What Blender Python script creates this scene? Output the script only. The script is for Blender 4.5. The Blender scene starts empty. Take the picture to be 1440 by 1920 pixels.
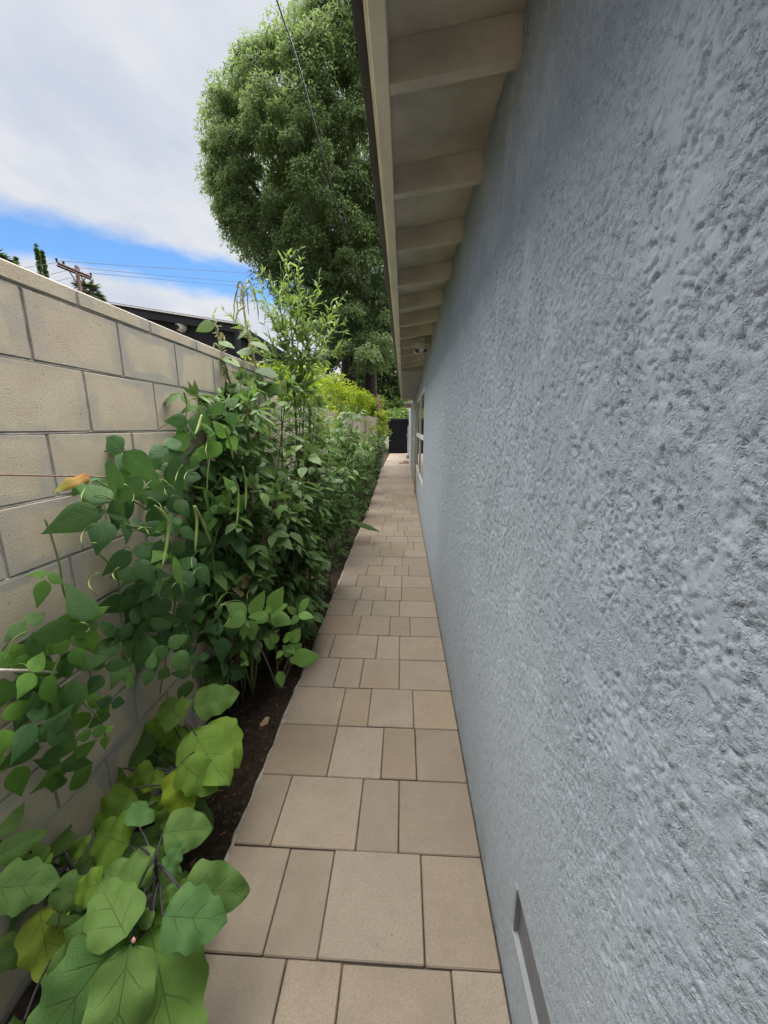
import bpy, math, random
import numpy as np
from mathutils import Vector, Matrix

random.seed(11)
rng = np.random.default_rng(11)
sc = bpy.context.scene
COL = sc.collection
PI = math.pi

# ------------------------------------------------------------------ camera
F_PX, H_CAM = 721.0, 1.6
PITCH, YAW = math.atan2(157, 721), math.atan2(37, 738.0)
cam = bpy.data.cameras.new('camera')
cam.sensor_fit = 'HORIZONTAL'; cam.sensor_width = 36.0; cam.lens = 36.0 * F_PX / 1440.0
cam.clip_start = 0.02; cam.clip_end = 2000
cam_ob = bpy.data.objects.new('camera', cam); COL.objects.link(cam_ob)
cam_ob.location = (0, 0, H_CAM)
cam_ob.rotation_euler = (PI/2 - PITCH, 0, YAW)
sc.camera = cam_ob
sc.render.resolution_x, sc.render.resolution_y = 768, 1024

# ------------------------------------------------------------------ light
SUN_EL, SUN_AZ = 68.0, 352.0          # azimuth of the direction TO the sun, degrees from +Y towards +X
SKY_STRENGTH, EXPOSURE = 0.056, 1.6
CLOUD = 0.285
sc.view_settings.view_transform = 'Standard'; sc.view_settings.look = 'None'
sc.view_settings.gamma = 1.0; sc.view_settings.use_curve_mapping = False
sc.view_settings.exposure = EXPOSURE
el, az = math.radians(SUN_EL), math.radians(SUN_AZ)
to_sun = Vector((math.sin(az)*math.cos(el), math.cos(az)*math.cos(el), math.sin(el)))
sl = bpy.data.lights.new('sun', 'SUN'); sl.energy = 4.7; sl.angle = math.radians(84); sl.color = (1.0, 0.955, 0.88)
so = bpy.data.objects.new('sun', sl); COL.objects.link(so)
so.rotation_euler = to_sun.to_track_quat('Z', 'Y').to_euler(); so.location = (0, -5, 20)

# ------------------------------------------------------------------ pixel -> place
_cp, _sp, _cy, _sy = math.cos(PITCH), math.sin(PITCH), math.cos(YAW), math.sin(YAW)
ORG = np.array([0, 0, H_CAM])
def ray(x, y):
    cx, cyy = x-720.0, 960.0-y
    d = np.array([cx, cyy*_sp + F_PX*_cp, cyy*_cp - F_PX*_sp])
    return np.array([d[0]*_cy - d[1]*_sy, d[0]*_sy + d[1]*_cy, d[2]])
def onX(x, y, X): d = ray(x, y); return ORG + d*(X/d[0])
def onY(x, y, Y): d = ray(x, y); return ORG + d*(Y/d[1])
def onZ(x, y, Z): d = ray(x, y); return ORG + d*((Z-H_CAM)/d[2])

# ------------------------------------------------------------------ node helpers
class NT:
    def __init__(s, tree): s.t = tree; s.n = tree.nodes; s.l = tree.links
    def add(s, typ, **kw):
        n = s.n.new(typ)
        for k, v in kw.items():
            if k == 'inp':
                for kk, vv in v.items(): s.put(n.inputs[kk], vv)
            else: setattr(n, k, v)
        return n
    def put(s, sock, v):
        if isinstance(v, bpy.types.NodeSocket): s.l.new(v, sock)
        else: sock.default_value = v
    def math(s, op, a, b=0.0, c=None, clamp=False):
        n = s.n.new('ShaderNodeMath'); n.operation = op; n.use_clamp = clamp
        s.put(n.inputs[0], a); s.put(n.inputs[1], b)
        if c is not None: s.put(n.inputs[2], c)
        return n.outputs[0]
    def mix(s, f, a, b, mode='MIX'):
        n = s.n.new('ShaderNodeMix'); n.data_type = 'RGBA'; n.blend_type = mode; n.clamp_factor = True
        s.put(n.inputs['Factor'], f); s.put(n.inputs[6], a); s.put(n.inputs[7], b)
        return n.outputs[2]
    def noise(s, vec, scale, detail=3.0, rough=0.55, dist=0.0):
        n = s.n.new('ShaderNodeTexNoise'); n.inputs['Scale'].default_value = scale
        n.inputs['Detail'].default_value = detail; n.inputs['Roughness'].default_value = rough
        n.inputs['Distortion'].default_value = dist
        if vec is not None: s.l.new(vec, n.inputs['Vector'])
        return n.outputs['Fac']
    def ramp(s, f, lo, hi, smooth=True):
        n = s.n.new('ShaderNodeMapRange'); n.interpolation_type = 'SMOOTHSTEP' if smooth else 'LINEAR'
        s.put(n.inputs['Value'], f); s.put(n.inputs['From Min'], lo); s.put(n.inputs['From Max'], hi)
        return n.outputs['Result']
    def mapping(s, vec, scale=(1, 1, 1), loc=(0, 0, 0)):
        n = s.n.new('ShaderNodeMapping'); n.inputs['Scale'].default_value = scale; n.inputs['Location'].default_value = loc
        s.l.new(vec, n.inputs['Vector']); return n.outputs[0]
    def bump(s, h, strength, dist, normal=None):
        n = s.n.new('ShaderNodeBump'); n.inputs['Strength'].default_value = strength; n.inputs['Distance'].default_value = dist
        s.l.new(h, n.inputs['Height'])
        if normal is not None: s.l.new(normal, n.inputs['Normal'])
        return n.outputs[0]
def c4(c): return (c[0], c[1], c[2], 1.0)
MATS = {}
def newmat(name):
    m = bpy.data.materials.new(name); m.use_nodes = True
    g = NT(m.node_tree); b = m.node_tree.nodes['Principled BSDF']
    MATS[name] = m
    return m, g, b
def simple(name, col, rough=0.6, metal=0.0, var=0.12, nscale=8.0, bump=0.0, bscale=60.0, spec=0.4):
    m, g, b = newmat(name)
    tc = g.add('ShaderNodeTexCoord').outputs['Object']
    n = g.noise(tc, nscale, 4)
    dark = tuple(x*(1-var) for x in col); lite = tuple(min(1, x*(1+var)) for x in col)
    g.put(b.inputs['Base Color'], g.mix(g.ramp(n, .3, .7), c4(dark), c4(lite)))
    b.inputs['Roughness'].default_value = rough; b.inputs['Metallic'].default_value = metal
    b.inputs['Specular IOR Level'].default_value = spec
    if bump: g.put(b.inputs['Normal'], g.bump(g.noise(tc, bscale, 4), bump, 0.004))
    return m

# ------------------------------------------------------------------ sky with a cloud deck and one open strip
world = bpy.data.worlds.new('World'); sc.world = world; world.use_nodes = True
g = NT(world.node_tree); g.n.clear()
sky = g.add('ShaderNodeTexSky', sky_type='NISHITA', sun_disc=False)
sky.sun_elevation = el; sky.sun_rotation = az
sky.air_density = 1.0; sky.dust_density = 0.0; sky.ozone_density = 4.0; sky.altitude = 300
def deck(d):
    d = d/np.linalg.norm(d); return d[:2]/(max(d[2], 0)+0.12)
q1, q2 = deck(ray(0, 400)), deck(ray(440, 503))
ed = (q2-q1)/np.linalg.norm(q2-q1); nrm = np.array([-ed[1], ed[0]])
if np.dot(-q1, nrm) < 0: nrm = -nrm         # positive side: overhead
off = float(np.dot(q1, nrm))
tc = g.add('ShaderNodeTexCoord').outputs['Generated']
sep = g.add('ShaderNodeSeparateXYZ', inp={0: tc})
zz = g.math('ADD', g.math('MAXIMUM', sep.outputs[2], 0.0), 0.12)
dx, dy = g.math('DIVIDE', sep.outputs[0], zz), g.math('DIVIDE', sep.outputs[1], zz)
pv = g.add('ShaderNodeCombineXYZ', inp={0: dx, 1: dy}).outputs[0]
s_ = g.math('SUBTRACT', g.math('ADD', g.math('MULTIPLY', dx, float(nrm[0])), g.math('MULTIPLY', dy, float(nrm[1]))), off)
wob = g.math('MULTIPLY', g.math('SUBTRACT', g.noise(pv, 2.3, 7, .62), .5), .42)
sw = g.math('ADD', s_, wob)
near = g.ramp(sw, -0.05, 0.14)
far = g.ramp(g.math('SUBTRACT', g.math('MULTIPLY', sw, -1.0), 0.24), 0.0, 0.20)
thin = g.math('MULTIPLY', g.ramp(g.noise(g.mapping(pv, (1, 1, 1), (7, 3, 0)), 1.1, 5, .55), .22, .48), 1.0)
cover = g.math('MAXIMUM', g.math('MULTIPLY', near, g.math('ADD', g.math('MULTIPLY', thin, .35), .65)), far)
tone = g.noise(g.mapping(pv, (1.0, 1.0, 1)), 1.3, 6, .55)
tone2 = g.noise(g.mapping(pv, (2.2, 1.0, 1), (3, 9, 0)), 2.1, 5, .5)
tn = g.math('ADD', g.math('MULTIPLY', tone, .6), g.math('MULTIPLY', tone2, .4))
ccol = g.mix(g.ramp(tn, .32, .64), c4((.70, .76, .90)), c4((.93, .95, 1.0)))
hsv = g.add('ShaderNodeHueSaturation', inp={'Saturation': 1.15, 'Color': sky.outputs[0]})
bg1 = g.add('ShaderNodeBackground', inp={'Color': hsv.outputs[0], 'Strength': SKY_STRENGTH})
bg2 = g.add('ShaderNodeBackground', inp={'Color': ccol, 'Strength': CLOUD})
mx = g.add('ShaderNodeMixShader', inp={0: cover, 1: bg1.outputs[0], 2: bg2.outputs[0]})
wo = g.add('ShaderNodeOutputWorld', inp={'Surface': mx.outputs[0]})

# ------------------------------------------------------------------ object helpers
def tag(o, label=None, cat=None, group=None, kind=None):
    if label: o['label'] = label
    if cat: o['category'] = cat
    if group: o['group'] = group
    if kind: o['kind'] = kind
    return o
def empty(name, loc=(0, 0, 0), label=None, cat=None, group=None):
    o = bpy.data.objects.new(name, None); COL.objects.link(o); o.location = loc; o.empty_display_size = .1
    return tag(o, label, cat, group)
def link(name, me, parent=None, loc=None):
    o = bpy.data.objects.new(name, me); COL.objects.link(o)
    if parent is not None:
        o.parent = parent
        # world coordinates are used everywhere: undo the parent's own placing
        pm = Matrix.Translation(parent.location)
        o.matrix_parent_inverse = pm.inverted()
    if loc is not None: o.location = loc
    return o
def mesh(name, V, F, mat, luv=None, smooth=False):
    V = np.asarray(V, dtype=np.float32)
    me = bpy.data.meshes.new(name)
    if isinstance(F, np.ndarray):
        n, k = F.shape
        me.vertices.add(len(V)); me.vertices.foreach_set('co', V.ravel())
        me.loops.add(n*k); me.loops.foreach_set('vertex_index', F.astype(np.int32).ravel())
        me.polygons.add(n); me.polygons.foreach_set('loop_start', np.arange(0, n*k, k, dtype=np.int32))
        me.polygons.foreach_set('loop_total', np.full(n, k, dtype=np.int32))
    else:
        me.from_pydata([tuple(map(float, v)) for v in V], [], [tuple(map(int, f)) for f in F])
    if smooth: me.polygons.foreach_set('use_smooth', np.ones(len(me.polygons), dtype=bool))
    if luv is not None:
        a = me.attributes.new('luv', 'FLOAT_VECTOR', 'POINT'); a.data.foreach_set('vector', np.asarray(luv, dtype=np.float32).ravel())
    me.update(calc_edges=True)
    if mat is not None: me.materials.append(MATS[mat] if isinstance(mat, str) else mat)
    return me
class MB:
    """collects pieces into one mesh"""
    def __init__(s): s.V = []; s.F = []; s.n = 0
    def raw(s, V, F):
        s.V.extend([tuple(v) for v in V]); s.F.extend([tuple(i+s.n for i in f) for f in F]); s.n += len(V); return s
    def box(s, x0, x1, y0, y1, z0, z1, bev=0.0):
        if bev <= 0:
            V = [(x, y, z) for z in (z0, z1) for y in (y0, y1) for x in (x0, x1)]
            return s.raw(V, [(0, 2, 3, 1), (4, 5, 7, 6), (0, 1, 5, 4), (2, 6, 7, 3), (0, 4, 6, 2), (1, 3, 7, 5)])
        V, F = bevbox(x0, x1, y0, y1, z0, z1, bev); return s.raw(V, F)
    def tube(s, pts, rad, n=7, cap=True):
        V, F = tube(pts, rad, n, cap); return s.raw(V, F)
    def build(s, name, mat, parent=None, smooth=False, luv=None):
        return link(name, mesh(name, s.V, s.F, mat, luv, smooth), parent)
def bevbox(x0, x1, y0, y1, z0, z1, b):
    import bmesh
    bm = bmesh.new()
    vs = [bm.verts.new((x, y, z)) for z in (z0, z1) for y in (y0, y1) for x in (x0, x1)]
    for f in [(0, 2, 3, 1), (4, 5, 7, 6), (0, 1, 5, 4), (2, 6, 7, 3), (0, 4, 6, 2), (1, 3, 7, 5)]: bm.faces.new([vs[i] for i in f])
    bmesh.ops.bevel(bm, geom=list(bm.edges), offset=b, segments=1, affect='EDGES', profile=.5)
    bm.verts.index_update()
    V = [tuple(v.co) for v in bm.verts]; F = [tuple(v.index for v in f.verts) for f in bm.faces]
    bm.free(); return V, F
def tube(pts, rad, n=7, cap=True):
    P = np.asarray(pts, dtype=float); m = len(P)
    R = np.full(m, rad) if np.isscalar(rad) else np.interp(np.linspace(0, 1, m), np.linspace(0, 1, len(rad)), rad)
    T = np.gradient(P, axis=0); T /= np.linalg.norm(T, axis=1)[:, None] + 1e-9
    a = np.array([1, 0, 0]) if abs(T[0][0]) < .8 else np.array([0, 1, 0])
    V = []
    for i in range(m):
        a = a - T[i]*np.dot(a, T[i]); a = a/(np.linalg.norm(a)+1e-9); b = np.cross(T[i], a)
        for k in range(n):
            t = 2*PI*k/n; V.append(P[i] + R[i]*(math.cos(t)*a + math.sin(t)*b))
    F = [(i*n+k, i*n+(k+1) % n, (i+1)*n+(k+1) % n, (i+1)*n+k) for i in range(m-1) for k in range(n)]
    if cap: F += [tuple(range(n))[::-1], tuple((m-1)*n+k for k in range(n))]
    return V, F
def smoothline(pts, n=24):
    P = np.asarray(pts, dtype=float); m = len(P)
    out = []
    Q = np.vstack([2*P[0]-P[1], P, 2*P[-1]-P[-2]])
    for t in np.linspace(0, m-1-1e-6, n):
        i = int(t); u = t-i; p0, p1, p2, p3 = Q[i], Q[i+1], Q[i+2], Q[i+3]
        out.append(.5*((2*p1)+(-p0+p2)*u+(2*p0-5*p1+4*p2-p3)*u*u+(-p0+3*p1-3*p2+p3)*u**3))
    return np.array(out)

# ------------------------------------------------------------------ noise for real relief
_perm = np.random.default_rng(3).permutation(256); _perm = np.concatenate([_perm, _perm, _perm])
_ang = np.random.default_rng(4).uniform(0, 2*PI, 256); _gx, _gy = np.cos(_ang), np.sin(_ang)
def perlin(x, y):
    xi, yi = np.floor(x).astype(int), np.floor(y).astype(int); xf, yf = x-xi, y-yi
    xi &= 255; yi &= 255
    u, v = xf*xf*xf*(xf*(xf*6-15)+10), yf*yf*yf*(yf*(yf*6-15)+10)
    def gr(ix, iy, fx, fy): h = _perm[_perm[ix]+iy]; return _gx[h]*fx + _gy[h]*fy
    a, b = gr(xi, yi, xf, yf), gr(xi+1, yi, xf-1, yf)
    c, d = gr(xi, yi+1, xf, yf-1), gr(xi+1, yi+1, xf-1, yf-1)
    return (a+u*(b-a)) + v*((c+u*(d-c))-(a+u*(b-a)))
def fbm(x, y, o=4, gain=.5):
    s, a = 0, 1.0
    for i in range(o): s = s + a*perlin(x*2**i+17.3*i, y*2**i+5.1*i); a *= gain
    return s

# ------------------------------------------------------------------ materials
def m_stucco():
    m, g, b = newmat('stucco')
    tc = g.add('ShaderNodeTexCoord').outputs['Object']
    sp = g.add('ShaderNodeSeparateXYZ', inp={0: tc}); zz_ = sp.outputs[2]
    big = g.noise(tc, 1.3, 3); sm = g.noise(tc, 60, 5)
    col = g.mix(g.ramp(big, .3, .7), c4((.318, .363, .414)), c4((.350, .392, .440)))
    col = g.mix(g.math('MULTIPLY', g.ramp(sm, .35, .75), .30), col, c4((.262, .302, .352)))
    fl = g.ramp(g.noise(tc, 420, 2), .735, .76); col = g.mix(fl, col, c4((.62, .62, .62)))
    # splash dirt and a few paint chips low down
    foot = g.ramp(zz_, .22, .0)
    col = g.mix(g.math('MULTIPLY', foot, g.math('MULTIPLY', g.ramp(g.noise(tc, 11, 5, .65), .42, .72), .55)), col, c4((.23, .20, .165)))
    chip = g.math('MULTIPLY', g.ramp(g.noise(g.mapping(tc, (1, 1, .5)), 26, 4, .7), .70, .73), g.ramp(zz_, .26, .10))
    col = g.mix(chip, col, c4((.60, .56, .44)))
    rain = g.ramp(g.noise(g.mapping(tc, (1, 5, .35)), 2.4, 4), .52, .8)
    col = g.mix(g.math('MULTIPLY', rain, .16), col, c4((.26, .275, .29)))
    g.put(b.inputs['Base Color'], col)
    b.inputs['Roughness'].default_value = .85; b.inputs['Specular IOR Level'].default_value = .15
    patch = g.ramp(g.noise(g.mapping(tc, (1, 1, .55)), 8.5, 5, .65), .50, .60)
    def dab(scale, det, thr, w, off, dl, k=.10, rough=.58):
        """trowelled dab: ragged steep edge on its lower near side, feathered on the other"""
        pk = g.math('MULTIPLY', patch, k)
        n = g.noise(g.mapping(tc, (1, 1, .85), off), scale, det, rough, .2)
        n2 = g.noise(g.mapping(tc, (1, 1, .85), (off[0], off[1]+dl, off[2]+dl*1.2)), scale, 2, .5, .2)
        return g.math('MULTIPLY', g.ramp(g.math('ADD', n, pk), thr-w, thr+w), g.ramp(g.math('ADD', n2, pk), thr-.09, thr+.03))
    h = g.math('ADD', g.math('MULTIPLY', dab(33, 7, .45, .014, (0, 0, 0), .006, rough=.64), .25), g.math('MULTIPLY', dab(85, 4, .44, .030, (3, 1, 2), .0035, k=.14), .40))
    gr = g.math('MULTIPLY', g.noise(tc, 330, 3, .7), g.math('SUBTRACT', .80, g.math('MULTIPLY', patch, .50)))
    calm = g.math('ADD', .22, g.math('MULTIPLY', g.ramp(zz_, .35, 1.6), .78))      # the coat is smoother low on the wall
    gr2 = g.math('MULTIPLY', g.noise(g.mapping(tc, (1, .7, 1.3)), 190, 4, .7), g.math('MULTIPLY', g.math('SUBTRACT', 1.0, calm), .75))
    h = g.math('ADD', g.math('ADD', g.math('MULTIPLY', h, calm), gr), gr2)
    g.put(b.inputs['Normal'], g.bump(h, .80, .0042))
m_stucco()
def m_block():
    m, g, b = newmat('block')
    tcn = g.add('ShaderNodeTexCoord'); ob = tcn.outputs['Object']; gen = tcn.outputs['Generated']
    oi = g.add('ShaderNodeObjectInfo')
    geo = g.add('ShaderNodeNewGeometry').outputs['Position']
    n = g.noise(geo, 9, 5); fine = g.noise(geo, 170, 4, .7); pit = g.noise(geo, 95, 3, .6)
    col = g.mix(g.ramp(n, .3, .7), c4((.435, .382, .295)), c4((.505, .455, .362)))
    col = g.mix(g.math('MULTIPLY', oi.outputs['Random'], .35), col, c4((.50, .41, .315)))
    col = g.mix(g.math('MULTIPLY', g.ramp(fine, .45, .7), .5), col, c4((.34, .29, .22)))
    col = g.mix(g.ramp(pit, .70, .76), col, c4((.17, .145, .12)))
    # mortar smeared over the block edges
    sp = g.add('ShaderNodeSeparateXYZ', inp={0: gen})
    ey = g.math('MINIMUM', sp.outputs[1], g.math('SUBTRACT', 1.0, sp.outputs[1]))
    ez = g.math('MINIMUM', sp.outputs[2], g.math('SUBTRACT', 1.0, sp.outputs[2]))
    smear = g.math('MULTIPLY', g.ramp(g.noise(geo, 4.2, 5, .68), .25, .8, False), .30)
    sm2 = g.math('MULTIPLY', g.noise(geo, 60, 3), .03)
    e1 = g.ramp(g.math('SUBTRACT', ey, g.math('ADD', g.math('SUBTRACT', smear, .045), sm2)), .07, -.03)
    e2 = g.ramp(g.math('SUBTRACT', ez, g.math('ADD', g.math('SUBTRACT', smear, .05), sm2)), .07, -.04)
    e = g.math('MAXIMUM', e1, e2)
    col = g.mix(g.math('MULTIPLY', e, g.ramp(g.noise(geo, 2.3, 4, .6), .30, .68)), col, c4((.315, .308, .29)))
    g.put(b.inputs['Base Color'], col); b.inputs['Roughness'].default_value = .9
    b.inputs['Specular IOR Level'].default_value = .2
    n1 = g.bump(fine, .5, .004); g.put(b.inputs['Normal'], g.bump(g.ramp(pit, .76, .66), .6, .004, n1))
m_block()
simple('mortar', (.29, .28, .265), .9, var=.3, nscale=14, bump=.6, bscale=120, spec=.2)
def m_paver():
    m, g, b = newmat('paver')
    geo = g.add('ShaderNodeNewGeometry').outputs['Position']
    oi = g.add('ShaderNodeObjectInfo')
    r = oi.outputs['Random']
    wn = g.add('ShaderNodeTexWhiteNoise', noise_dimensions='1D', inp={'W': r})
    n = g.noise(geo, 5, 4); fine = g.noise(geo, 190, 5, .75); sp = g.noise(geo, 520, 2, .6)
    col = g.mix(g.ramp(n, .3, .7), c4((.236, .190, .148)), c4((.288, .235, .185)))
    col = g.mix(g.math('MULTIPLY', r, .7), col, c4((.270, .232, .194)))
    col = g.mix(g.math('MULTIPLY', g.ramp(wn.outputs[0], .62, 1.0), .35), col, c4((.285, .21, .127)))
    st = g.math('MULTIPLY', g.ramp(g.noise(geo, 3.1, 3), .60, .75), .45)
    col = g.mix(st, col, c4((.255, .178, .095)))
    spot = g.ramp(g.noise(geo, 34, 2, .5), .755, .775)
    wn2 = g.add('ShaderNodeTexWhiteNoise', noise_dimensions='1D', inp={'W': g.math('ADD', r, 3.7)})
    col = g.mix(1.0, col, g.mix(wn2.outputs[0], c4((.86, .855, .85)), c4((1.12, 1.12, 1.11))), 'MULTIPLY')
    col = g.mix(g.math('MULTIPLY', g.ramp(g.noise(geo, 16, 5, .7), .45, .75), .30), col, c4((.17, .135, .105)))
    col = g.mix(g.math('MULTIPLY', spot, .7), col, c4((.10, .075, .055)))
    dk = g.math('MULTIPLY', g.ramp(g.noise(geo, 7.5, 6, .68), .56, .74), .45)
    col = g.mix(dk, col, c4((.19, .165, .14)))
    col = g.mix(g.math('MULTIPLY', g.ramp(fine, .40, .66), .60), col, c4((.185, .148, .113)))
    col = g.mix(g.math('MULTIPLY', g.ramp(sp, .62, .72), .5), col, c4((.56, .50, .43)))
    g.put(b.inputs['Base Color'], col); b.inputs['Roughness'].default_value = .78
    b.inputs['Specular IOR Level'].default_value = .3
    g.put(b.inputs['Normal'], g.bump(fine, .45, .0025))
m_paver()
def m_soil():
    m, g, b = newmat('soil')
    geo = g.add('ShaderNodeNewGeometry').outputs['Position']
    n = g.noise(geo, 30, 6, .7); f = g.noise(geo, 160, 3, .6)
    col = g.mix(g.ramp(n, .3, .7), c4((.018, .013, .010)), c4((.055, .038, .028)))
    col = g.mix(g.ramp(f, .70, .76), col, c4((.20, .13, .08)))
    g.put(b.inputs['Base Color'], col); b.inputs['Roughness'].default_value = .95; b.inputs['Specular IOR Level'].default_value = .15
    g.put(b.inputs['Normal'], g.bump(n, 1.0, .02))
m_soil()
simple('ground', (.10, .085, .06), .95, var=.4, nscale=2, bump=.5, bscale=20)
simple('joint_sand', (.085, .07, .055), .95, var=.35, nscale=30, bump=.5)
simple('edging', (.36, .33, .29), .9, var=.3, nscale=30, bump=.9, bscale=90)
simple('eave_paint', (.74, .67, .53), .6, var=.10, nscale=4, bump=.15, bscale=90)
simple('eave_board', (.60, .535, .435), .7, var=.20, nscale=3, bump=.25, bscale=70)
def eave_marks():
    m = MATS['eave_board']; g = NT(m.node_tree); b = m.node_tree.nodes['Principled BSDF']
    geo = g.add('ShaderNodeNewGeometry').outputs['Position']
    src = b.inputs['Base Color'].links[0].from_socket
    knot = g.ramp(g.noise(geo, 15, 2, .5), .735, .765)
    drip = g.ramp(g.noise(g.mapping(geo, (.6, 3, 1)), 4.5, 5, .65), .52, .78)
    col = g.mix(g.math('MULTIPLY', drip, .35), src, c4((.33, .27, .20)))
    g.put(b.inputs['Base Color'], g.mix(g.math('MULTIPLY', knot, .6), col, c4((.22, .15, .10))))
eave_marks()
simple('soffit_grey', (.36, .37, .37), .7, var=.12, nscale=4)
simple('drip_edge', (.026, .026, .030), .5, var=.3, nscale=9)
simple('shingle', (.05, .048, .048), .9, var=.4, nscale=40, bump=.6)
simple('white_vinyl', (.70, .70, .69), .4, var=.05)
simple('tan_trim', (.42, .34, .235), .6, var=.12, nscale=6, bump=.2)
simple('vent_metal', (.25, .27, .295), .5, var=.08)
simple('screen', (.10, .103, .108), .6, var=.2)
simple('interior', (.03, .03, .03), .9, var=.1)
simple('white_plastic', (.62, .60, .56), .35, var=.05)
simple('lens_glass', (.05, .05, .055), .1, var=.05)
simple('gate_black', (.010, .011, .017), .6, var=.3, nscale=20, spec=.3)
simple('chrome', (.75, .75, .75), .25, .9, var=.03)
simple('fence_wood', (.40, .35, .28), .9, var=.25, nscale=7, bump=.5, bscale=40)
simple('wire_green', (.10, .16, .14), .5, var=.2)
simple('black_wall', (.006, .0065, .011), .6, var=.12, nscale=3)
simple('black_trim', (.013, .014, .019), .5, var=.1)
simple('pole_wood', (.075, .042, .036), .9, var=.3, nscale=6)
simple('cable', (.012, .012, .018), .5, var=.2)
simple('string', (.20, .13, .10), .8, var=.3, nscale=60)
simple('stake_white', (.52, .47, .41), .7, var=.2, nscale=30)
simple('mat_red', (.21, .055, .075), .9, var=.3, nscale=50, bump=.6)
simple('rubber_black', (.012, .012, .013), .6, var=.3)
simple('bark', (.045, .036, .030), .95, var=.45, nscale=9, bump=.9, bscale=22)
simple('bucket', (.62, .62, .55), .5, var=.08)
simple('stem_green', (.115, .165, .045), .6, var=.25, nscale=12)
simple('stem_dark', (.035, .030, .040), .6, var=.3, nscale=12)
simple('stem_pale', (.36, .31, .15), .7, var=.25, nscale=14)
simple('stem_brown', (.075, .055, .032), .8, var=.3, nscale=14)
simple('pod', (.22, .30, .085), .5, var=.18, nscale=25)
simple('dry_leaf', (.42, .30, .17), .85, var=.4, nscale=30)
simple('flower_pink', (.62, .22, .50), .6, var=.2)
simple('petal_pale', (.65, .36, .30), .6, var=.15)
simple('seed_head', (.36, .37, .18), .85, var=.35, nscale=60, bump=.8, bscale=160)
simple('mulch', (.13, .08, .045), .9, var=.5, nscale=9)
def m_glass():
    m, g, b = newmat('pane'); b.inputs['Base Color'].default_value = (.02, .022, .022, 1)
    b.inputs['Roughness'].default_value = .06; b.inputs['Specular IOR Level'].default_value = .25
m_glass()
def m_leaf(name, dark, lite, vein, veins=6.0, vs=.6, rough=.42, trans=.30, mott=14.0, spots=0.0, midw=.045, use_obj=False, sidew=1.0, spotcol=(.5, .45, .25)):
    """luv = (along, across -1..1, tint); object colour tints whole leaves"""
    m, g, b = newmat(name)
    at = g.add('ShaderNodeAttribute', attribute_name='luv')
    sp = g.add('ShaderNodeSeparateXYZ', inp={0: at.outputs['Vector']})
    u, v, t = sp.outputs
    av = g.math('ABSOLUTE', v)
    pos = g.add('ShaderNodeTexCoord').outputs['Object']
    oi = g.add('ShaderNodeObjectInfo')
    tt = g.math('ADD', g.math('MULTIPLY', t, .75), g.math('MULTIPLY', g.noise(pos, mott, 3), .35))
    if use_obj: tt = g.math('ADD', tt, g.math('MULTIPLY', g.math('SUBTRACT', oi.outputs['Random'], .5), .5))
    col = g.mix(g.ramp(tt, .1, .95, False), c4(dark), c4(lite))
    if use_obj: col = g.mix(1.0, col, oi.outputs['Color'], 'MULTIPLY')
    mid = g.ramp(av, midw, midw*.3)
    ph = g.math('FRACT', g.math('SUBTRACT', g.math('MULTIPLY', u, veins), g.math('MULTIPLY', g.math('POWER', av, .8), veins*.30)))
    dist = g.math('ABSOLUTE', g.math('SUBTRACT', ph, .5))
    side = g.math('MULTIPLY', g.ramp(dist, .10*sidew, .03*sidew), g.ramp(av, .9, .3))
    vm = g.math('MAXIMUM', mid, g.math('MULTIPLY', side, .6))
    col = g.mix(g.math('MULTIPLY', vm, vs), col, c4(vein))
    if use_obj:
        vo = g.add('ShaderNodeTexVoronoi', feature='DISTANCE_TO_EDGE', inp={'Vector': g.add('ShaderNodeCombineXYZ', inp={0: g.math('MULTIPLY', u, 1.0), 1: g.math('MULTIPLY', v, .5)}).outputs[0], 'Scale': 16.0})
        net = g.ramp(vo.outputs['Distance'], .07, .0)
        col = g.mix(g.math('MULTIPLY', net, .16), col, c4(vein))
        blot = g.ramp(g.noise(pos, 3.0, 4, .6), .45, .75)
        col = g.mix(g.math('MULTIPLY', blot, .35), col, c4((lite[0]*1.25, lite[1]*1.05, lite[2])))
    if spots:
        s = g.ramp(g.noise(pos, 55, 4, .7), .70-spots, .74-spots)
        edge = g.ramp(av, .2, .9); s = g.math('MULTIPLY', s, g.math('MULTIPLY', edge, g.ramp(g.noise(pos, 9, 2), .55, .65)))
        col = g.mix(s, col, c4(spotcol))
    g.put(b.inputs['Base Color'], col); b.inputs['Roughness'].default_value = rough
    b.inputs['Specular IOR Level'].default_value = .30
    puck = g.math('ADD', g.math('MULTIPLY', vm, -1.0), g.math('MULTIPLY', g.noise(pos, 75, 2), .8))
    g.put(b.inputs['Normal'], g.bump(puck, .5, .0045))
    tr = g.add('ShaderNodeBsdfTranslucent', inp={'Color': g.mix(.4, col, c4((lite[0]*1.3, lite[1]*1.35, lite[2]*.6)))})
    mxs = g.add('ShaderNodeMixShader', inp={0: trans, 1: b.outputs[0], 2: tr.outputs[0]})
    out = [n for n in m.node_tree.nodes if n.type == 'OUTPUT_MATERIAL'][0]
    g.l.new(mxs.outputs[0], out.inputs['Surface'])
m_leaf('leaf_bean', (.030, .092, .030), (.105, .220, .058), (.14, .24, .09), 6, .5, .45, .34, 10, spots=.03, use_obj=True)
m_leaf('leaf_eggplant', (.092, .190, .050), (.175, .300, .072), (.040, .042, .042), 3.4, .62, .60, .42, 4.5, midw=.020, use_obj=True, sidew=.5)
m_leaf('leaf_pepper', (.095, .205, .050), (.18, .32, .08), (.10, .20, .06), 8, .5, .5, .4, 20, spots=.02)
m_leaf('leaf_weed', (.085, .165, .045), (.25, .36, .10), (.12, .18, .07), 5, .4, .5, .32, 9)
m_leaf('leaf_palmate', (.024, .072, .024), (.125, .225, .060), (.09, .15, .06), 7, .4, .45, .32, 6)
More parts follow.
